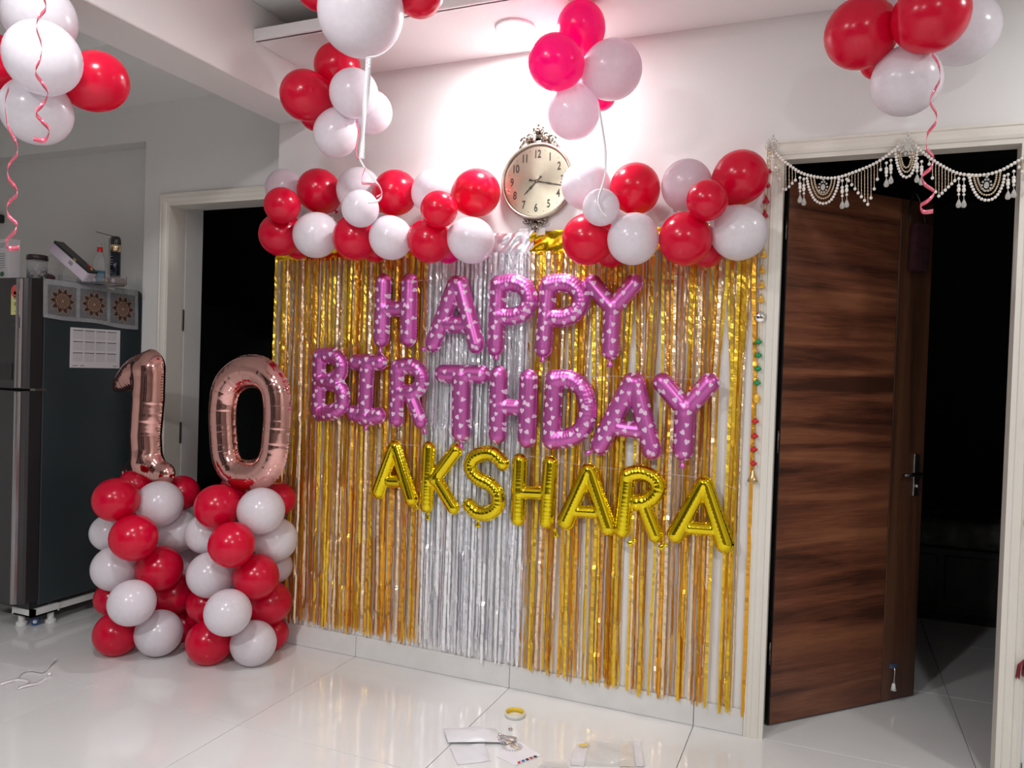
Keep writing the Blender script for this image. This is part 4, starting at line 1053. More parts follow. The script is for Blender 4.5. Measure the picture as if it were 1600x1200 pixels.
for k in range(40):
    a = random.random()*2*PI; q = .02*random.random(); p0 = at(1601, 1030, YS)
    tube(bm, [p0, p0+Vector((q*math.cos(a), -abs(q*math.sin(a)), -.02)), p0+Vector((1.3*q*math.cos(a), -abs(1.3*q*math.sin(a)), -.05-.02*random.random()))], .0016, 4)
M['tassel'] = mat('maroon_thread', (.16, .006, .012), .7); mottled(M['tassel'], (.16, .006, .012, 1), (.2, .01, .02, 1), 50)
tag(bm_obj('tassel', bm, M['tassel']), 'dark maroon thread tassel low on the wall at the right edge', 'tassel')

# ================================================================== FRIDGE
FX = -3.702
fr = empty('fridge', 'dark grey two-door fridge on a castor stand at the left', 'fridge', (-4.0, 3.0, .10)); FO = Vector(fr.location)
def fb(name, a, b, m, parent=fr, bev=0, seg=2, **k):
    return boxobj(name, Vector(a)-FO, Vector(b)-FO, m, parent, bev, seg, **k)
FW = .60; x0 = FX-FW
fb('body', (x0, 2.70, .115), (FX, 3.30, 1.775), M['fridge_side'], bev=.006)
fb('top_cover', (x0+.003, 2.62, 1.762), (FX-.003, 3.29, 1.782), M['black'], bev=.004)
fb('kick_plate', (x0+.01, 2.66, .10), (FX-.01, 2.76, .14), M['black'])
def fridge_door(name, z0, z1):
    n = 14; prof = []
    for i in range(n+1):     # outward-curved front with rounded grip edge
        u = i/n; x = x0 + (FW-.05)*u; y = 2.612 - .018*math.sin(PI*u*.5+.3); prof.append((x, y))
    prof += [(FX-.035, 2.600), (FX-.02, 2.606), (FX-.006, 2.618), (FX, 2.632), (FX, 2.695), (x0, 2.695)]
    bm = bmesh.new(); lo = [bm.verts.new((x-FO.x, y-FO.y, z0-FO.z)) for x, y in prof]; hi = [bm.verts.new((x-FO.x, y-FO.y, z1-FO.z)) for x, y in prof]
    k = len(prof)
    for i in range(k): bm.faces.new([lo[i], lo[(i+1) % k], hi[(i+1) % k], hi[i]])
    bm.faces.new(lo[::-1]); bm.faces.new(hi)
    d = bm_obj(name, bm, M['fridge_front'], fr)
    # vertical steel grip rail on the door's free edge
    bm = bmesh.new(); q = [(FX-.058, 2.594), (FX-.050, 2.588), (FX-.036, 2.587), (FX-.028, 2.592), (FX-.024, 2.604), (FX-.058, 2.604)]
    lo = [bm.verts.new((x-FO.x, y-FO.y, z0+.004-FO.z)) for x, y in q]; hi = [bm.verts.new((x-FO.x, y-FO.y, z1-.004-FO.z)) for x, y in q]
    for i in range(6): bm.faces.new([lo[i], lo[(i+1) % 6], hi[(i+1) % 6], hi[i]])
    bm.faces.new(lo[::-1]); bm.faces.new(hi); bm_obj('grip_rail', bm, M['fridge_grip'], d)
    bm = bmesh.new(); box(bm, (FX-.016-FO.x, 2.694-FO.y, z0+.01-FO.z), (FX-.002-FO.x, 2.702-FO.y, z1-.01-FO.z)); bm_obj('door_seal', bm, M['black'], d)
    return d
dt = fridge_door('freezer_door', 1.226, 1.778); db = fridge_door('fridge_door', .14, 1.214)
fb('hinge_clip', (FX-.035, 2.66, 1.214), (FX+.002, 2.72, 1.226), M['steel'])
# energy sticker on the freezer door
def front_at(px, py, Y=2.587):
    return at(px, py, Y)-FO
M['sticker'] = mat('energy_sticker', (.62, .60, .22), .5); mottled(M['sticker'], (.62, .60, .22, 1), (.68, .66, .28, 1), 20)
M['sticker_red'] = mat('sticker_red', (.6, .08, .06), .5); mottled(M['sticker_red'], (.6, .08, .06, 1), (.66, .12, .1, 1), 40)
YS2 = 2.592
sa, sb = at(17, 492, YS2)-FO, at(31, 455, YS2)-FO
stk = boxobj('energy_sticker', (sa.x, sa.y-.001, sa.z), (sb.x, sb.y+.001, sb.z), M['sticker'], dt, bev=.0008, seg=1)
bm = bmesh.new(); cxs = (sa.x+sb.x)/2
lathe(bm, [(0, .0018), (abs(sb.x-sa.x)/2, .0018), (abs(sb.x-sa.x)/2, 0), (0, 0)], 20, Matrix.Translation((cxs, sa.y, sb.z)) @ Matrix.Rotation(PI/2, 4, 'X')); bm_obj('sticker_dome', bm, M['sticker_red'], stk)
bm = bmesh.new()
for k, (f, wf) in enumerate([(.78, .5), (.70, .5), (.5, .35), (.42, .35), (.15, .12)]):
    zz = sa.z+(sb.z-sa.z)*f; box(bm, (cxs-.012*wf*2, sa.y-.0018, zz-.002), (cxs+.012*wf*2, sa.y-.0012, zz+.002))
box(bm, (cxs-.010, sa.y-.0018, sa.z+(sb.z-sa.z)*.86), (cxs+.010, sa.y-.0012, sa.z+(sb.z-sa.z)*1.0))
bm_obj('sticker_print', bm, M['ink'], stk)
sc_, sd_ = at(17, 512, YS2)-FO, at(31, 496, YS2)-FO
boxobj('spec_sticker', (sc_.x, sc_.y-.001, sc_.z), (sd_.x, sd_.y+.001, sd_.z), M['ink'], dt)
se_, sf_ = at(-12, 592, YS2)-FO, at(19, 568, YS2)-FO
boxobj('door_display', (se_.x, se_.y-.002, se_.z), (sf_.x, sf_.y+.001, sf_.z), M['black'], dt, bev=.001, seg=1)
# printed year calendar magnet-held on the side
ca_, cb_ = onx(109, 574, FX), onx(187, 516, FX)
y0c, y1c, z0c, z1c = 2.848, 3.155, 1.335, 1.548
cal = tag(boxobj('wall_calendar', (FX+.0005, y0c, z0c), (FX+.002, y1c, z1c), M['paper']), 'white one-page year calendar sheet stuck on the fridge side', 'calendar')
bm = bmesh.new(); bg = bmesh.new()
for r_ in range(3):
    for c_ in range(4):
        ya = y0c+.016+c_*(y1c-y0c-.03)/4; yb = ya+(y1c-y0c-.03)/4-.010; zt = z1c-.012-r_*.060
        box(bm, (FX+.002, ya, zt-.004), (FX+.0024, yb, zt))
        for k in range(6):
            for d_ in range(7):
                yy = ya+(yb-ya)*(d_+.15)/7; box(bg, (FX+.002, yy, zt-.0115-k*.0068), (FX+.0023, yy+(yb-ya)/7*.5, zt-.0085-k*.0068))
for (u, v, s) in ((.05, .03, .10), (.20, .03, .08), (.86, .03, .08)): box(bg, (FX+.002, y0c+(y1c-y0c)*u, z0c+.008), (FX+.0023, y0c+(y1c-y0c)*(u+s), z0c+.014))
bm_obj('month_bars', bm, M['ink'], cal); bm_obj('date_print', bg, M['grey_print'], cal)['kind'] = 'stuff'

# fridge-top cloth hanging down the side with three mandala squares
M['cloth'] = mat('grey_cloth', (.17, .17, .18), .85); mottled(M['cloth'], (.16, .16, .17, 1), (.20, .20, .21, 1), 60)
M['cloth_border'] = mat('grey_border', (.33, .34, .36), .85); mottled(M['cloth_border'], (.31, .32, .34, 1), (.37, .38, .40, 1), 60)
M['mandala_dark'] = mat('mandala_dark', (.045, .022, .016), .85); mottled(M['mandala_dark'], (.04, .02, .014, 1), (.06, .03, .02, 1), 60)
M['mandala_cream'] = mat('mandala_cream', (.42, .27, .19), .8); mottled(M['mandala_cream'], (.42, .27, .19, 1), (.36, .23, .16, 1), 60)
yA, yB = 2.690, 3.266
cl = empty('fridge_cover_cloth', 'grey cloth with three brown mandala squares draped over the fridge top', 'cloth', (FX, (yA+yB)/2, 1.784)); CO = Vector(cl.location)
def cz(y, v):  # v 0 top edge .. 1 bottom
    t = (y-yA)/(yB-yA); zb = 1.590 - .030*t - .004*math.sin(t*PI*3); return 1.786*(1-v)+zb*v
def cx_(y, v): return FX+.005+.004*math.sin((y-yA)*24)*v+.004*v
ny_, nv = 48, 12; vs = []; fs = []
for sgn in (0, .0015):
    for j in range(-6, nv+1):
        for i in range(ny_+1):
            y = yA+(yB-yA)*i/ny_
            if j < 0: vs.append(Vector((FX+.003+j*.03, y, 1.7875-sgn+.001*math.sin(i)))-CO)
            else: vs.append(Vector((cx_(y, j/nv)-sgn, y, cz(y, j/nv)))-CO)
R2 = (nv+7)*(ny_+1)
for l in (0, 1):
    for j in range(nv+6):
        for i in range(ny_):
            a = l*R2+j*(ny_+1)+i; f = (a, a+1, a+ny_+2, a+ny_+1); fs.append(f if l == 0 else f[::-1])
mesh_obj('border', vs, fs, M['cloth_border'], cl, True)
def panel_pt(k, u, v, off):
    a = yA+.022+k*(yB-yA-.022)/3; b = a+(yB-yA-.022)/3-.022; y = a+(b-a)*u; vv = .14+.76*v
    return Vector((cx_(y, vv)+off, y, cz(y, vv)))-CO
for k in range(3):
    n_ = 10; vs = [panel_pt(k, i/n_, j/n_, .0014) for j in range(n_+1) for i in range(n_+1)]; fs = [(j*(n_+1)+i, j*(n_+1)+i+1, (j+1)*(n_+1)+i+1, (j+1)*(n_+1)+i) for j in range(n_) for i in range(n_)]
    pn = mesh_obj('printed_square', vs, fs, M['cloth'], cl, True)
    def petal(rad, w0, n, tip, off, m, nm, a0=0):
        vs = []; fs = []
        for q in range(n):
            a = a0+2*PI*q/n; b0 = len(vs)
            for (rr, da) in ((w0, -PI/n), (rad*.72, -PI/n*.8), (rad, 0), (rad*.72, PI/n*.8), (w0, PI/n)):
                vs.append(panel_pt(k, .5+rr*math.cos(a+da), .5+rr*math.sin(a+da), off))
            fs.append((b0, b0+1, b0+2, b0+3, b0+4))
        return mesh_obj(nm, vs, fs, m, pn)
    def ring(r1, r2, off, m, nm):
        n = 28; vs = []; 
        for q in range(n):
            a = 2*PI*q/n; vs += [panel_pt(k, .5+r1*math.cos(a), .5+r1*math.sin(a), off), panel_pt(k, .5+r2*math.cos(a), .5+r2*math.sin(a), off)]
        return mesh_obj(nm, vs, [(2*q, 2*((q+1) % n), 2*((q+1) % n)+1, 2*q+1) for q in range(n)], m, pn)
    petal(.48, .05, 10, 0, .0022, M['mandala_cream'], 'mandala_petal'); petal(.44, .04, 10, 0, .0026, M['mandala_dark'], 'mandala_petal')
    petal(.34, .05, 10, 0, .0030, M['mandala_cream'], 'mandala_petal', PI/10); petal(.31, .05, 10, 0, .0034, M['mandala_dark'], 'mandala_petal', PI/10)
    for r1, r2 in ((.23, .20), (.17, .145), (.115, .09), (.06, .0)): ring(r1, r2, .0040, M['mandala_cream'], 'mandala_ring')

# castor stand
sd = empty('fridge_stand', 'white plastic fridge stand with feet and blue castor', 'stand', (-4.0, 3.0, 0)); SO = Vector(sd.location)
def corner(cx, cy, sx, sy, nm='corner_bracket'):
    bm = bmesh.new()
    pts = [(cx-SO.x, cy-SO.y)]
    box(bm, (min(cx, cx-sx*.15)-SO.x, min(cy, cy+sy*.022)-SO.y, .062), (max(cx, cx-sx*.15)-SO.x, max(cy, cy+sy*.022)-SO.y, .100))
    box(bm, (min(cx, cx-sx*.022)-SO.x, min(cy, cy+sy*.15)-SO.y, .062), (max(cx, cx-sx*.022)-SO.x, max(cy, cy+sy*.15)-SO.y, .100))
    box(bm, (min(cx, cx-sx*.14)-SO.x, min(cy, cy+sy*.14)-SO.y, .062), (max(cx, cx-sx*.14)-SO.x, max(cy, cy+sy*.14)-SO.y, .070))
    br_ = bm_obj(nm, bm, M['white_plastic'], sd)
    for (ax, ay) in ((cx-sx*.115, cy+sy*.028), (cx-sx*.025, cy+sy*.12)):
        bm = bmesh.new(); lathe(bm, [(0, 0), (.024, 0), (.026, .003), (.026, .018), (.021, .022), (.016, .024), (.016, .062), (0, .062)], 12, Matrix.Translation((ax-SO.x, ay-SO.y, .0))); bm_obj('screw_foot', bm, M['white_plastic'], br_, False)
    bm = bmesh.new(); c = Vector((cx-sx*.055-SO.x, cy+sy*.06-SO.y, .022))
    lathe(bm, [(0, -.010), (.018, -.010), (.022, -.007), (.022, .007), (.018, .010), (0, .010)], 18, Matrix.Translation(c) @ Matrix.Rotation(.7, 4, 'Z') @ Matrix.Rotation(PI/2, 4, 'X'))
    wh = bm_obj('castor_wheel', bm, M['blue'], sd, True)
    bm = bmesh.new(); lathe(bm, [(0, -.0115), (.010, -.0115), (.010, .0115), (0, .0115)], 12, Matrix.Translation(c) @ Matrix.Rotation(.7, 4, 'Z') @ Matrix.Rotation(PI/2, 4, 'X')); bm_obj('wheel_hub', bm, M['white_plastic'], wh)
    bm = bmesh.new(); box(bm, (c.x-.014, c.y-.014, .040), (c.x+.014, c.y+.014, .064)); bm_obj('castor_fork', bm, M['dark_steel'], sd)
M['blue'] = mat('blue_castor', (.03, .09, .30), .35); mottled(M['blue'], (.03, .09, .30, 1), (.04, .11, .34, 1), 30)
corner(FX+.012, 2.66, 1, 1); corner(FX+.012, 3.29, 1, -1); corner(x0-.012, 2.66, -1, 1); corner(x0-.012, 3.29, -1, -1)
for x in (FX-.01, x0-.002):
    boxobj('side_bar', (x-.008-SO.x, 2.80-SO.y, .066), (x+.012-SO.x, 3.15-SO.y, .094), M['white_plastic'], sd)

# ---- things on the fridge top
ZT = 1.786
def toppt(px, py, Y): return at(px, py, Y)
# carton
p0 = at(0, 438, 2.72); p1 = at(36, 438, 2.72); hgt = at(20, 374, 2.72).z-ZT
ct = empty('carton', 'tall white printed carton standing at left of the fridge top', 'carton', (p0.x+.03, 2.70, ZT), (0, 0, -.12))
boxobj('box_body', (-.035, 0, 0), (.075, .06, hgt), M['paper'], ct, bev=.0015, seg=1)
bm = bmesh.new()
for k in range(3): box(bm, (-.01, -.0012, hgt-.026-k*.009), (.055-.01*k, -.0002, hgt-.022-k*.009))
for k in range(7): box(bm, (-.012+.004*(k % 2), -.0012, hgt*.62-k*.012), (.045, -.0002, hgt*.62-k*.012+.005))
bm_obj('printed_lines', bm, M['grey_print'], ct)
M['leaf'] = mat('green_print', (.03, .14, .08), .6); mottled(M['leaf'], (.03, .14, .08, 1), (.06, .2, .12, 1), 60)
bm = bmesh.new()
for k in range(6): ball(bm, (.02+.012*math.cos(k*1.05), -.0008, .028+.007*math.sin(k*1.05)), .009, 8, 6, (1, .08, .8))
bm_obj('leaf_print', bm, M['leaf'], ct)
# round jar
pj_ = at(52, 436, 2.76)
jr = empty('jar', 'round clear plastic jar with dark brown lid on the fridge', 'jar', (pj_.x, 2.78, ZT))
hj = at(52, 404, 2.76).z-ZT
bm = bmesh.new(); lathe(bm, [(0, 0), (.044, 0), (.047, .004), (.047, hj-.012), (.043, hj-.006), (.0405, hj-.006), (.0445, hj-.014), (.0445, .006), (0, .003)], 28); bm_obj('jar_body', bm, M['clear'], jr, True)
bm = bmesh.new(); lathe(bm, [(0, hj+.020), (.046, hj+.020), (.050, hj+.017), (.051, hj-.006), (.048, hj-.006), (.047, hj-.004), (0, hj-.004)], 28)
M['lid'] = mat('dark_lid', (.03, .018, .02), .25); mottled(M['lid'], (.03, .018, .02, 1), (.04, .025, .027, 1), 30); bm_obj('lid', bm, M['lid'], jr, True)
bm = bmesh.new(); r3 = random.Random(3)
for k in range(60): ball(bm, (r3.uniform(-.027, .027), r3.uniform(-.027, .027), .010+r3.random()*.05), .006, 5, 4)
M['snack'] = mat('pale_sweets', (.55, .5, .52), .4); mottled(M['snack'], (.55, .5, .52, 1), (.75, .7, .72, 1), 60); o = bm_obj('contents', bm, M['snack'], jr); o['kind'] = 'stuff'
# clear crumpled bag behind
def crumple(name, c, s, m, label, cat, seed, sub=3, amp=.25, base=0.0):
    bm = bmesh.new(); bmesh.ops.create_icosphere(bm, subdivisions=sub, radius=1); r = random.Random(seed)
    ph = [(r.uniform(2, 7), r.uniform(2, 7), r.uniform(2, 7), r.uniform(0, 6)) for _ in range(7)]
    for v in bm.verts:
        q = sum(math.sin(a*v.co.x+b*v.co.y+d*v.co.z+e) for a, b, d, e in ph)/3
        f = 1+amp*abs(q)-amp*.5+r.uniform(-.04, .04); v.co = Vector((v.co.x*f*s[0], v.co.y*f*s[1], max(v.co.z*f*s[2], -s[2]*.98)+s[2]*.98))
    return tag(bm_obj(name, bm, m, None, False, loc=c), label, cat)
pb = at(78, 438, 2.98)
crumple('plastic_bag', (pb.x, 2.98, ZT), (.07, .07, .085), M['clear_film'], 'crumpled clear plastic bag behind the jar on the fridge', 'plastic bag', 5)
# slanted slim box
pa, pbb = at(88, 392, 2.86), at(132, 432, 2.86)
bx = empty('slim_box', 'pale mauve slim box with black edge leaning slanted on the tray', 'box', ((pa.x+pbb.x)/2-.0, 2.88, (pa.z+pbb.z)/2+.012), (0, math.atan2(pa.z-pbb.z, pbb.x-pa.x)+.05, .15))
Lb = (pa-pbb).length
M['mauve'] = mat('mauve_card', (.60, .50, .62), .3); mottled(M['mauve'], (.55, .44, .58, 1), (.68, .6, .68, 1), 6)
boxobj('box_body', (-Lb/2-.012, -.03, -.035), (Lb/2+.004, .03, .018), M['mauve'], bx, bev=.001, seg=1)
boxobj('black_edge', (-Lb/2-.013, -.031, .0181), (Lb/2+.005, .031, .032), M['black'], bx, bev=.001, seg=1)
boxobj('gold_mark', (.015, -.0315, .0185), (.035, -.0305, .0318), M['gold_bead'], bx)
bm = bmesh.new()
for k in range(3): box(bm, (.0, -.0312, -.012+k*.007), (.028, -.0302, -.009+k*.007))
bm_obj('printed_lines', bm, M['ink'], bx)
# dark bundle left of tray
pd = at(84, 436, 2.92)
M['plum'] = mat('plum_wrap', (.10, .03, .045), .5); mottled(M['plum'], (.08, .02, .035, 1), (.16, .06, .08, 1), 20)
crumple('wrapped_bundle', (pd.x+.01, 2.87, ZT), (.05, .04, .026), M['plum'], 'dark plum wrapped bundle under the slanted box', 'bundle', 9, amp=.2)
# tray
pt0, pt1 = at(95, 440, 2.90), at(160, 446, 2.90)
ty = empty('tray', 'open clear plastic tray of small items on the fridge top', 'tray', ((pt0.x+pt1.x)/2+.02, 2.95, ZT)); tw_ = (pt1.x-pt0.x)/2+.015
bm = bmesh.new(); box(bm, (-tw_, -.07, 0), (tw_, .07, .003))
for (a, b) in (((-tw_, -.07, .003), (tw_, -.0675, .045)), ((-tw_, .0675, .003), (tw_, .07, .045)), ((-tw_, -.0675, .003), (-tw_+.0025, .0675, .045)), ((tw_-.0025, -.0675, .003), (tw_, .0675, .045))): box(bm, a, b)
bm_obj('tray_shell', bm, M['clear'], ty)
r3 = random.Random(8)
for k in range(9):
    crumple('wrapped_sweet', (ty.location.x-tw_+.015+k*(2*tw_-.03)/8, 2.915+.05*r3.random(), ZT+.0035), (.010, .010, .012), [M['snack'], M['gold_bead'], M['mauve']][k % 3], 'small %s item at the %s of the clear tray' % (['pale', 'golden', 'mauve'][k % 3], ['left', 'middle', 'right'][k//3]), 'packet', 20+k, sub=2)['group'] = ['pale items in the tray', 'golden items in the tray', 'mauve items in the tray'][k % 3]
# sanitiser bottle
pq = at(155, 447, 2.98)
hb_ = at(155, 394, 2.98).z-ZT
bt = empty('pump_bottle', 'clear bottle with red pump collar and blue liquid on the fridge', 'bottle', (pq.x, 2.98, ZT))
bm = bmesh.new(); lathe(bm, [(0, 0), (.026, 0), (.029, .004), (.029, hb_*.60), (.026, hb_*.78), (.016, hb_*.93), (.011, hb_*.97), (.011, hb_), (0, hb_)], 24); bm_obj('bottle_body', bm, M['clear'], bt, True)
M['blue_liq'] = mat('blue_liquid', (.02, .20, .34), .1); mottled(M['blue_liq'], (.02, .20, .34, 1), (.03, .24, .38, 1), 10)
bm = bmesh.new(); lathe(bm, [(0, .003), (.0255, .003), (.0265, .006), (.0265, hb_*.42), (0, hb_*.42)], 24); bm_obj('liquid', bm, M['blue_liq'], bt, True)
bm = bmesh.new(); lathe(bm, [(0, hb_), (.0145, hb_), (.015, hb_+.002), (.0135, hb_+.026), (0, hb_+.027)], 18); bm_obj('pump_collar', bm, M['redb'], bt, True)
bm = bmesh.new(); lathe(bm, [(0, hb_+.027), (.008, hb_+.027), (.008, hb_+.036), (.016, hb_+.038), (.017, hb_+.050), (0, hb_+.052)], 16); tube(bm, [(.008, 0, hb_+.045), (.028, 0, hb_+.044), (.032, 0, hb_+.040)], .004, 8); bm_obj('pump_head', bm, M['clear'], bt, True)
M['label'] = mat('paper_label', (.6, .6, .62), .5); mottled(M['label'], (.6, .6, .62, 1), (.68, .68, .7, 1), 20)
bm = bmesh.new()
vs = [];
for a in np.linspace(PI*1.05, PI*1.5, 8): vs += [bm.verts.new((.0297*math.cos(a), .0297*math.sin(a), hb_*.2)), bm.verts.new((.0297*math.cos(a), .0297*math.sin(a), hb_*.55))]
for i in range(7): bm.faces.new([vs[2*i], vs[2*i+2], vs[2*i+3], vs[2*i+1]])
bm_obj('bottle_label', bm, M['label'], bt, True)
# aerosol can on an amber glass bowl
ps = at(179, 448, 3.06)
M['amber_glass'] = mat('amber_glass', (.30, .17, .10), .08, 0, Transmission_Weight=.45); mottled(M['amber_glass'], (.30, .17, .10, 1), (.36, .2, .12, 1), 10)
zb_ = .046
bm = bmesh.new(); lathe(bm, [(0, zb_), (.028, zb_), (.040, zb_-.003), (.047, zb_*.5), (.044, .004), (.040, 0), (0, 0)], 20)
bw = tag(bm_obj('glass_bowl', bm, M['amber_glass'], None, True, loc=(ps.x+.012, 3.06, ZT)), 'ribbed amber glass bowl upturned under the black spray can', 'bowl')
for k in range(20):
    a = 2*PI*k/20; bm = bmesh.new(); tube(bm, [(.0465*math.cos(a)*.93, .0465*math.sin(a)*.93, .004), (.0472*math.cos(a), .0472*math.sin(a), zb_*.5), (.041*math.cos(a), .041*math.sin(a), zb_-.004)], .003, 5); bm_obj('glass_rib', bm, M['amber_glass'], bw, True)
zcn = ZT+zb_+.0005; hc = at(179, 370, 3.06).z-zcn
cn = empty('spray_can', 'black aerosol can with gold band standing on an amber bowl', 'spray can', (ps.x+.002, 3.06, zcn)); rc = .0265
bm = bmesh.new(); lathe(bm, [(0, 0), (rc-.003, 0), (rc, .003), (rc, hc*.70), (rc-.001, hc*.70)], 26); bm.faces.new([v for v in bm.verts if abs(v.co.z-hc*.70) < 1e-6 and math.hypot(v.co.x, v.co.y) < rc-.0005]) if False else None
M['navy'] = mat('navy_can', (.008, .012, .022), .18, .4); mottled(M['navy'], (.008, .012, .022, 1), (.012, .017, .03, 1), 20); bm_obj('can_body', bm, M['navy'], cn, True)
bm = bmesh.new(); lathe(bm, [(rc+.0004, hc*.62), (rc+.0006, hc*.62), (rc+.0006, hc*.79), (rc-.002, hc*.80)], 26); M['champagne'] = mat('champagne_band', (.66, .50, .30), .22, .9); bump(M['champagne'], 60, .05); bm_obj('gold_band', bm, M['champagne'], cn, True)
bm = bmesh.new(); lathe(bm, [(rc-.0005, hc*.79), (rc, hc*.80), (rc, hc*.90), (rc-.003, hc*.96), (rc-.008, hc), (0, hc)], 26); bm_obj('cap', bm, M['black'], cn, True)
bm = bmesh.new(); nn = 14
for zz, w_ in ((.50, .012), (.42, .018), (.36, .016), (.30, .018), (.15, .014), (.10, .014)): box(bm, (-w_*.7, -rc-.0008, hc*zz), (w_*.7, -rc*.93, hc*zz+.0022))
bm_obj('can_print', bm, M['grey_print'], cn)
# thin stick leaning from behind the can
a, b = at(150, 362, 3.14), at(176, 369, 3.14)
bm = bmesh.new(); tube(bm, [a, b, Vector((b.x+.006, 3.115, b.z-.02)), Vector((b.x+.006, 3.115, ZT))], .0022, 6); tag(bm_obj('thin_stick', bm, M['black']), 'thin black wire sticking out behind the spray can', 'wire')
# red and yellow paper decoration on a stick
pf = at(141, 420, 2.90)
fx_ = empty('paper_decoration', 'small red and yellow folded paper decoration beside the pump bottle', 'decoration', (pf.x, 2.90, ZT)); hf = pf.z-ZT
bm = bmesh.new(); tube(bm, [(0, 0, .0), (0, 0, hf)], .0015, 6); bm_obj('stick', bm, M['white_plastic'], fx_)
bm = bmesh.new(); vs = [bm.verts.new(p) for p in [(-.03, -.004, hf+.02), (-.022, -.004, hf+.012), (-.012, -.004, hf+.024), (-.004, -.004, hf+.012), (.012, -.004, hf+.004), (0, -.004, hf-.018), (-.018, -.004, hf-.014), (-.026, -.004, hf)]]
bm.faces.new(vs); e_ = bmesh.ops.extrude_face_region(bm, geom=bm.faces[:]); bmesh.ops.translate(bm, vec=(0, .006, 0), verts=[v for v in e_['geom'] if isinstance(v, bmesh.types.BMVert)]); bm_obj('red_fold', bm, M['redb'], fx_)
bm = bmesh.new(); vs = [bm.verts.new(p) for p in [(-.008, -.006, hf-.004), (.018, -.006, hf+.004), (.022, -.006, hf-.006), (.004, -.006, hf-.026), (-.010, -.006, hf-.018)]]
bm.faces.new(vs); e_ = bmesh.ops.extrude_face_region(bm, geom=bm.faces[:]); bmesh.ops.translate(bm, vec=(0, .003, 0), verts=[v for v in e_['geom'] if isinstance(v, bmesh.types.BMVert)]); bm_obj('yellow_fold', bm, M['amber'], fx_)
# folded note and clip
pn = onx(178, 459, FX)
nt_ = mesh_obj('folded_note', [(FX+.010, 3.055, 1.775), (FX-.02, 3.07, 1.795), (FX-.015, 3.12, 1.815), (FX+.012, 3.105, 1.770), (FX+.011, 3.055, 1.774), (FX-.019, 3.07, 1.794), (FX-.014, 3.12, 1.814), (FX+.013, 3.105, 1.769)],
               [(0, 1, 2, 3), (7, 6, 5, 4), (0, 4, 5, 1), (1, 5, 6, 2), (2, 6, 7, 3), (3, 7, 4, 0)], M['paper']); tag(nt_, 'small folded white note on the edge of the fridge cloth', 'note')
# wall hook thing at far left
ph_ = at(2, 343, LY+.10)
bm = bmesh.new(); box(bm, (ph_.x-.03, LY+.075, ph_.z-.025), (ph_.x+.02, LY+.11, ph_.z+.03)); bevel(bm, .008, 2); tag(bm_obj('wall_plug', bm, M['black']), 'dark plug with white cable on the wall above the fridge', 'plug')

# ================================================================== FLOOR CLUTTER
def fp(px, py, z=0): return onfloor(px, py, z)
# tape roll
pt = fp(804.5, 1119)
tr_ = empty('tape_roll', 'roll of clear tape with a yellow core on the floor tiles', 'tape', (pt.x, pt.y, 0))
Rt = 15.8*zdepth(pt)/1200
bm = bmesh.new(); lathe(bm, [(Rt-.003, 0), (Rt, .0005), (Rt, .0185), (Rt-.003, .019), (Rt-.003, 0)], 40)
M['tape'] = mat('clear_tape', (.72, .71, .67), .2); mottled(M['tape'], (.72, .71, .67, 1), (.66, .65, .6, 1), 20); bm_obj('tape_winding', bm, M['tape'], tr_, True)
bm = bmesh.new(); lathe(bm, [(Rt-.0031, .0002), (Rt-.0031, .0192), (Rt-.0062, .0192), (Rt-.0062, .0002), (Rt-.0031, .0002)], 40)
M['core'] = mat('yellow_core', (.72, .48, .02), .5); mottled(M['core'], (.72, .48, .02, 1), (.78, .54, .04, 1), 20); bm_obj('yellow_core', bm, M['core'], tr_, True)
def sheet(name, corners, m, label, cat, z=.002, th=.0012, warp=.004, n=10, seed=1, parent=None, group=None, puff=0):
    """corners as floor pixels: 4, counter-clockwise"""
    P = [fp(*c) for c in corners]; r = random.Random(seed); ph = [r.uniform(0, 6) for _ in range(6)]; vs = []; fs = []
    c0 = sum(P, Vector())/4
    for side in (0, 1):
        for j in range(n+1):
            for i in range(n+1):
                u, v = i/n, j/n; p = (P[0]*(1-u)+P[1]*u)*(1-v)+(P[3]*(1-u)+P[2]*u)*v
                hgt_ = z + warp*(.5+.25*(math.sin(u*7+ph[0])+math.sin(v*6+ph[1]))+.2*math.sin(u*13+v*9+ph[2])) + puff*(math.sin(PI*u)*math.sin(PI*v))**.5
                low = z if puff else hgt_-th
                vs.append(Vector((p.x-c0.x, p.y-c0.y, max(.0003, hgt_ if side == 0 else low))))
    k = (n+1)*(n+1)
    for j in range(n):
        for i in range(n):
            a = j*(n+1)+i; fs.append((a, a+1, a+n+2, a+n+1)); fs.append((k+a+n+1, k+a+n+2, k+a+1, k+a))
    for i in range(n):
        for (a, b) in ((i, i+1), ((n)*(n+1)+i+1, n*(n+1)+i), ((i+1)*(n+1), i*(n+1)), (i*(n+1)+n, (i+1)*(n+1)+n)):
            q0 = len(vs); vs += [vs[b].copy(), vs[a].copy(), vs[k+a].copy(), vs[k+b].copy()]; fs.append((q0, q0+1, q0+2, q0+3))
    o = mesh_obj(name, vs, fs, m, parent, True, loc=c0 if parent is None else c0-Vector(parent.location))
    if label: tag(o, label, cat, group)
    return o
M['packet'] = mat('white_packet', (.72, .71, .74), .3); bump(M['packet'], 14, .4, .01)
M['foilscrap'] = foil('silver_scrap', (.7, .7, .74), .15, 60, .8, .01)
sheet('paper_packet', [(715, 1196), (766, 1190), (757, 1163), (702, 1168)], M['packet'], 'lower white paper packet on the floor beside the printed card', 'packet', .001, warp=.006, seed=3, puff=.008)
sheet('paper_packet', [(700, 1164), (786, 1164), (775, 1142), (693, 1143)], M['packet'], 'upper white paper packet lying over the other packet', 'packet', .010, warp=.008, seed=5, puff=.012)
pk = fp(783, 1160)
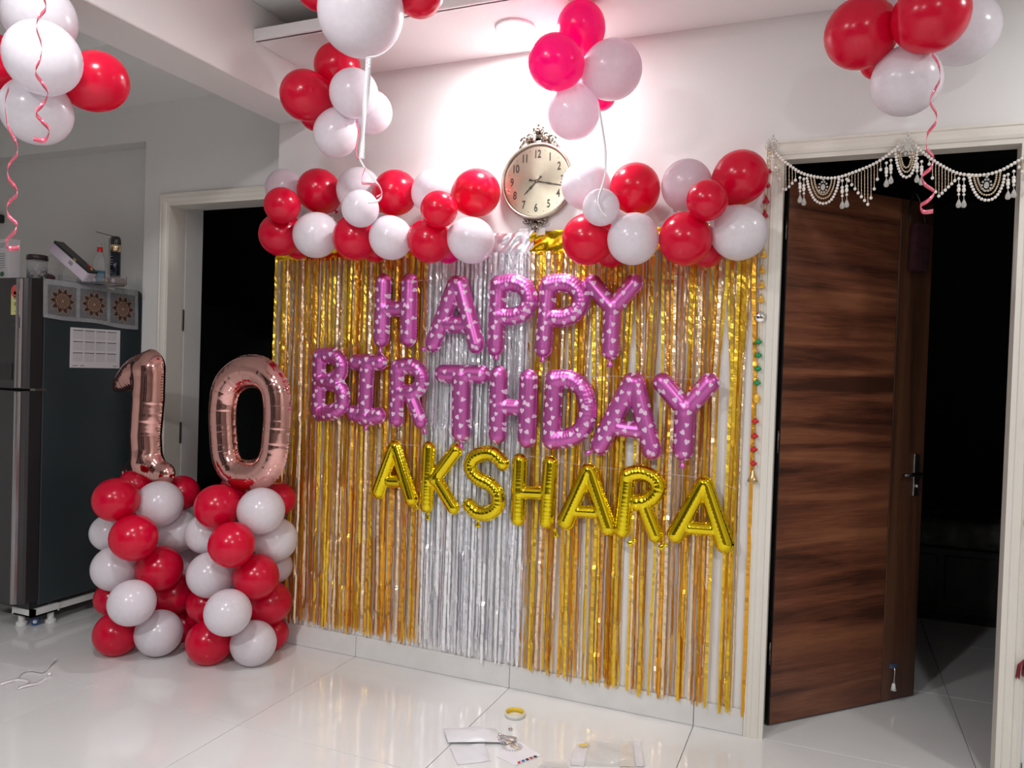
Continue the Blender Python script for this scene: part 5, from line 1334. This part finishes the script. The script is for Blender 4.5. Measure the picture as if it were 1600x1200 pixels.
crumple('foil_scrap', (pk.x+.012, pk.y+.01, .0), (.036, .030, .010), M['foilscrap'], 'crumpled silver foil scrap beside the white packets', 'foil scrap', 4, amp=.5)
pk = fp(797, 1141)
crumple('foil_scrap', (pk.x, pk.y, .0), (.010, .008, .004), M['foilscrap'], 'tiny silver scrap between tape roll and foil scrap', 'foil scrap', 6, sub=2, amp=.4)
# printed card with rays and gold loop
pc = sheet('printed_card', [(776, 1183), (806, 1197), (846, 1181), (800, 1152)], M['paper'], 'printed card with radiating lines and gold cord on the floor', 'card', .001, warp=.002, n=8, seed=2)
cc0 = Vector(pc.location); cn_ = fp(800, 1168)-cc0
bm = bmesh.new()
for k in range(22):
    a = 2*PI*k/22; d1, d2 = Vector((math.cos(a), math.sin(a), 0))*.024, Vector((math.cos(a), math.sin(a), 0))*.040; s = Vector((-math.sin(a), math.cos(a), 0))*.0012
    bm.faces.new([bm.verts.new(cn_+v+Vector((0, 0, .0048))) for v in (d1-s, d2-s, d2+s, d1+s)])
bm_obj('ray_print', bm, M['grey_print'], pc)
bm = bmesh.new(); e1, e2 = fp(806, 1196)-cc0, fp(845, 1182)-cc0
cols_ = ['redb', 'blue', 'black', 'redb', 'black']
for k in range(5):
    a_ = e1.lerp(e2, .08+k*.17); b_ = e1.lerp(e2, .08+k*.17+.11); inn = (cn_-a_).normalized()*.011
    boxv = [a_, b_, b_+inn, a_+inn]; bq = bmesh.new(); f = bq.faces.new([bq.verts.new(v+Vector((0, 0, .0045))) for v in boxv]); bm_obj('colour_print', bq, M[cols_[k]], pc)
bm.free()
bm = bmesh.new(); tube(bm, catmull([cn_+Vector(v) for v in [(-.02, -.004, .007), (-.03, .008, .007), (-.012, .016, .008), (.006, .008, .008), (-.006, -.002, .007), (.012, -.008, .007), (.034, -.006, .007), (.02, 0, .008), (-.004, .014, .009), (-.02, .0, .008)]], 6), .0014, 5); bm_obj('gold_cord', bm, M['gold_bead'], pc)
# clear bag with card strip and yellow blob
cb = empty('clear_bag', 'clear plastic bag with card strips and yellow dot at bottom right of centre', 'plastic bag', fp(945, 1183)); 
sheet('bag_film', [(890, 1197), (1006, 1199), (1000, 1162), (903, 1160)], M['clear_film'], None, None, .002, warp=.022, n=22, seed=7, parent=cb, puff=.010)
sheet('card_strip', [(968, 1199), (992, 1199), (986, 1165), (968, 1165)], mat('tan_card', (.70, .62, .52), .6), None, None, .003, warp=.003, n=6, seed=2, parent=cb)
sheet('card_strip', [(892, 1196), (912, 1198), (920, 1160), (902, 1159)], M['paper'], None, None, .002, warp=.003, n=6, seed=2, parent=cb)
sheet('card_strip', [(994, 1199), (1006, 1199), (1001, 1160), (990, 1160)], M['paper'], None, None, .003, warp=.003, n=6, seed=4, parent=cb)
yb = fp(912, 1168); bm = bmesh.new(); r3 = random.Random(2)
for k in range(10): ball(bm, (yb.x-cb.location.x+r3.uniform(-.012, .012), yb.y-cb.location.y+r3.uniform(-.012, .012), .011), .007, 8, 6, (1, 1, .5))
bm_obj('yellow_sticker', bm, M['core'], cb, True)
sheet('plastic_wrapper', [(840, 1200), (890, 1203), (885, 1192), (850, 1190)], M['clear_film'], 'clear wrapper cut by the bottom edge between card and bag', 'wrapper', .002, warp=.006, seed=9)
# loose white ribbon scraps at left
def floor_ribbon(pts, wd, label):
    P = [fp(a, b)+Vector((0, 0, z)) for a, b, z in pts]; P = catmull(P, 6); vs = []; fs = []; n = len(P)
    for i, p in enumerate(P):
        t = (P[min(i+1, n-1)]-P[max(i-1, 0)]).normalized(); s = Vector((-t.y, t.x, .5)).normalized()*wd/2
        vs += [p-s+Vector((0, 0, .001)), p+s+Vector((0, 0, .001)), p+s+Vector((0, 0, .0016)), p-s+Vector((0, 0, .0016))]
    for i in range(n-1):
        for a in range(4): fs.append((4*i+a, 4*i+(a+1) % 4, 4*i+4+(a+1) % 4, 4*i+4+a))
    fs += [(0, 1, 2, 3), (4*n-1, 4*n-2, 4*n-3, 4*n-4)]
    mn = min(v.z for v in vs)
    vs = [v-Vector((0, 0, mn-.0005)) for v in vs]
    return tag(mesh_obj('ribbon_scrap', vs, fs, M['ribbon_white'], None, True), label, 'ribbon')
floor_ribbon([(86, 1034, .01), (76, 1044, .004), (67, 1052, .0), (50, 1050, .0), (35, 1053, .002), (26, 1062, .0)], .012, 'white ribbon scrap on the floor, longer strand pointing up right')
floor_ribbon([(0, 1070, .0), (14, 1067, .003), (28, 1063, .0), (44, 1066, .0), (36, 1073, .0), (28, 1077, .002), (45, 1073, .004), (58, 1069, .0), (71, 1062, .0)], .014, 'white ribbon scrap on the floor, folded strand at left edge')
p = fp(77, 1056); bm = bmesh.new(); ball(bm, (p.x, p.y, .008), .008, 10, 8, (1.1, 1, .9)); tag(bm_obj('ribbon_knot', bm, M['ribbon_white'], None, True), 'small white ribbon knot at the end of the floor scraps', 'ribbon')
print('verts', sum(len(o.data.vertices) for o in bpy.data.objects if o.type == 'MESH'), 'objs', len(bpy.data.objects))
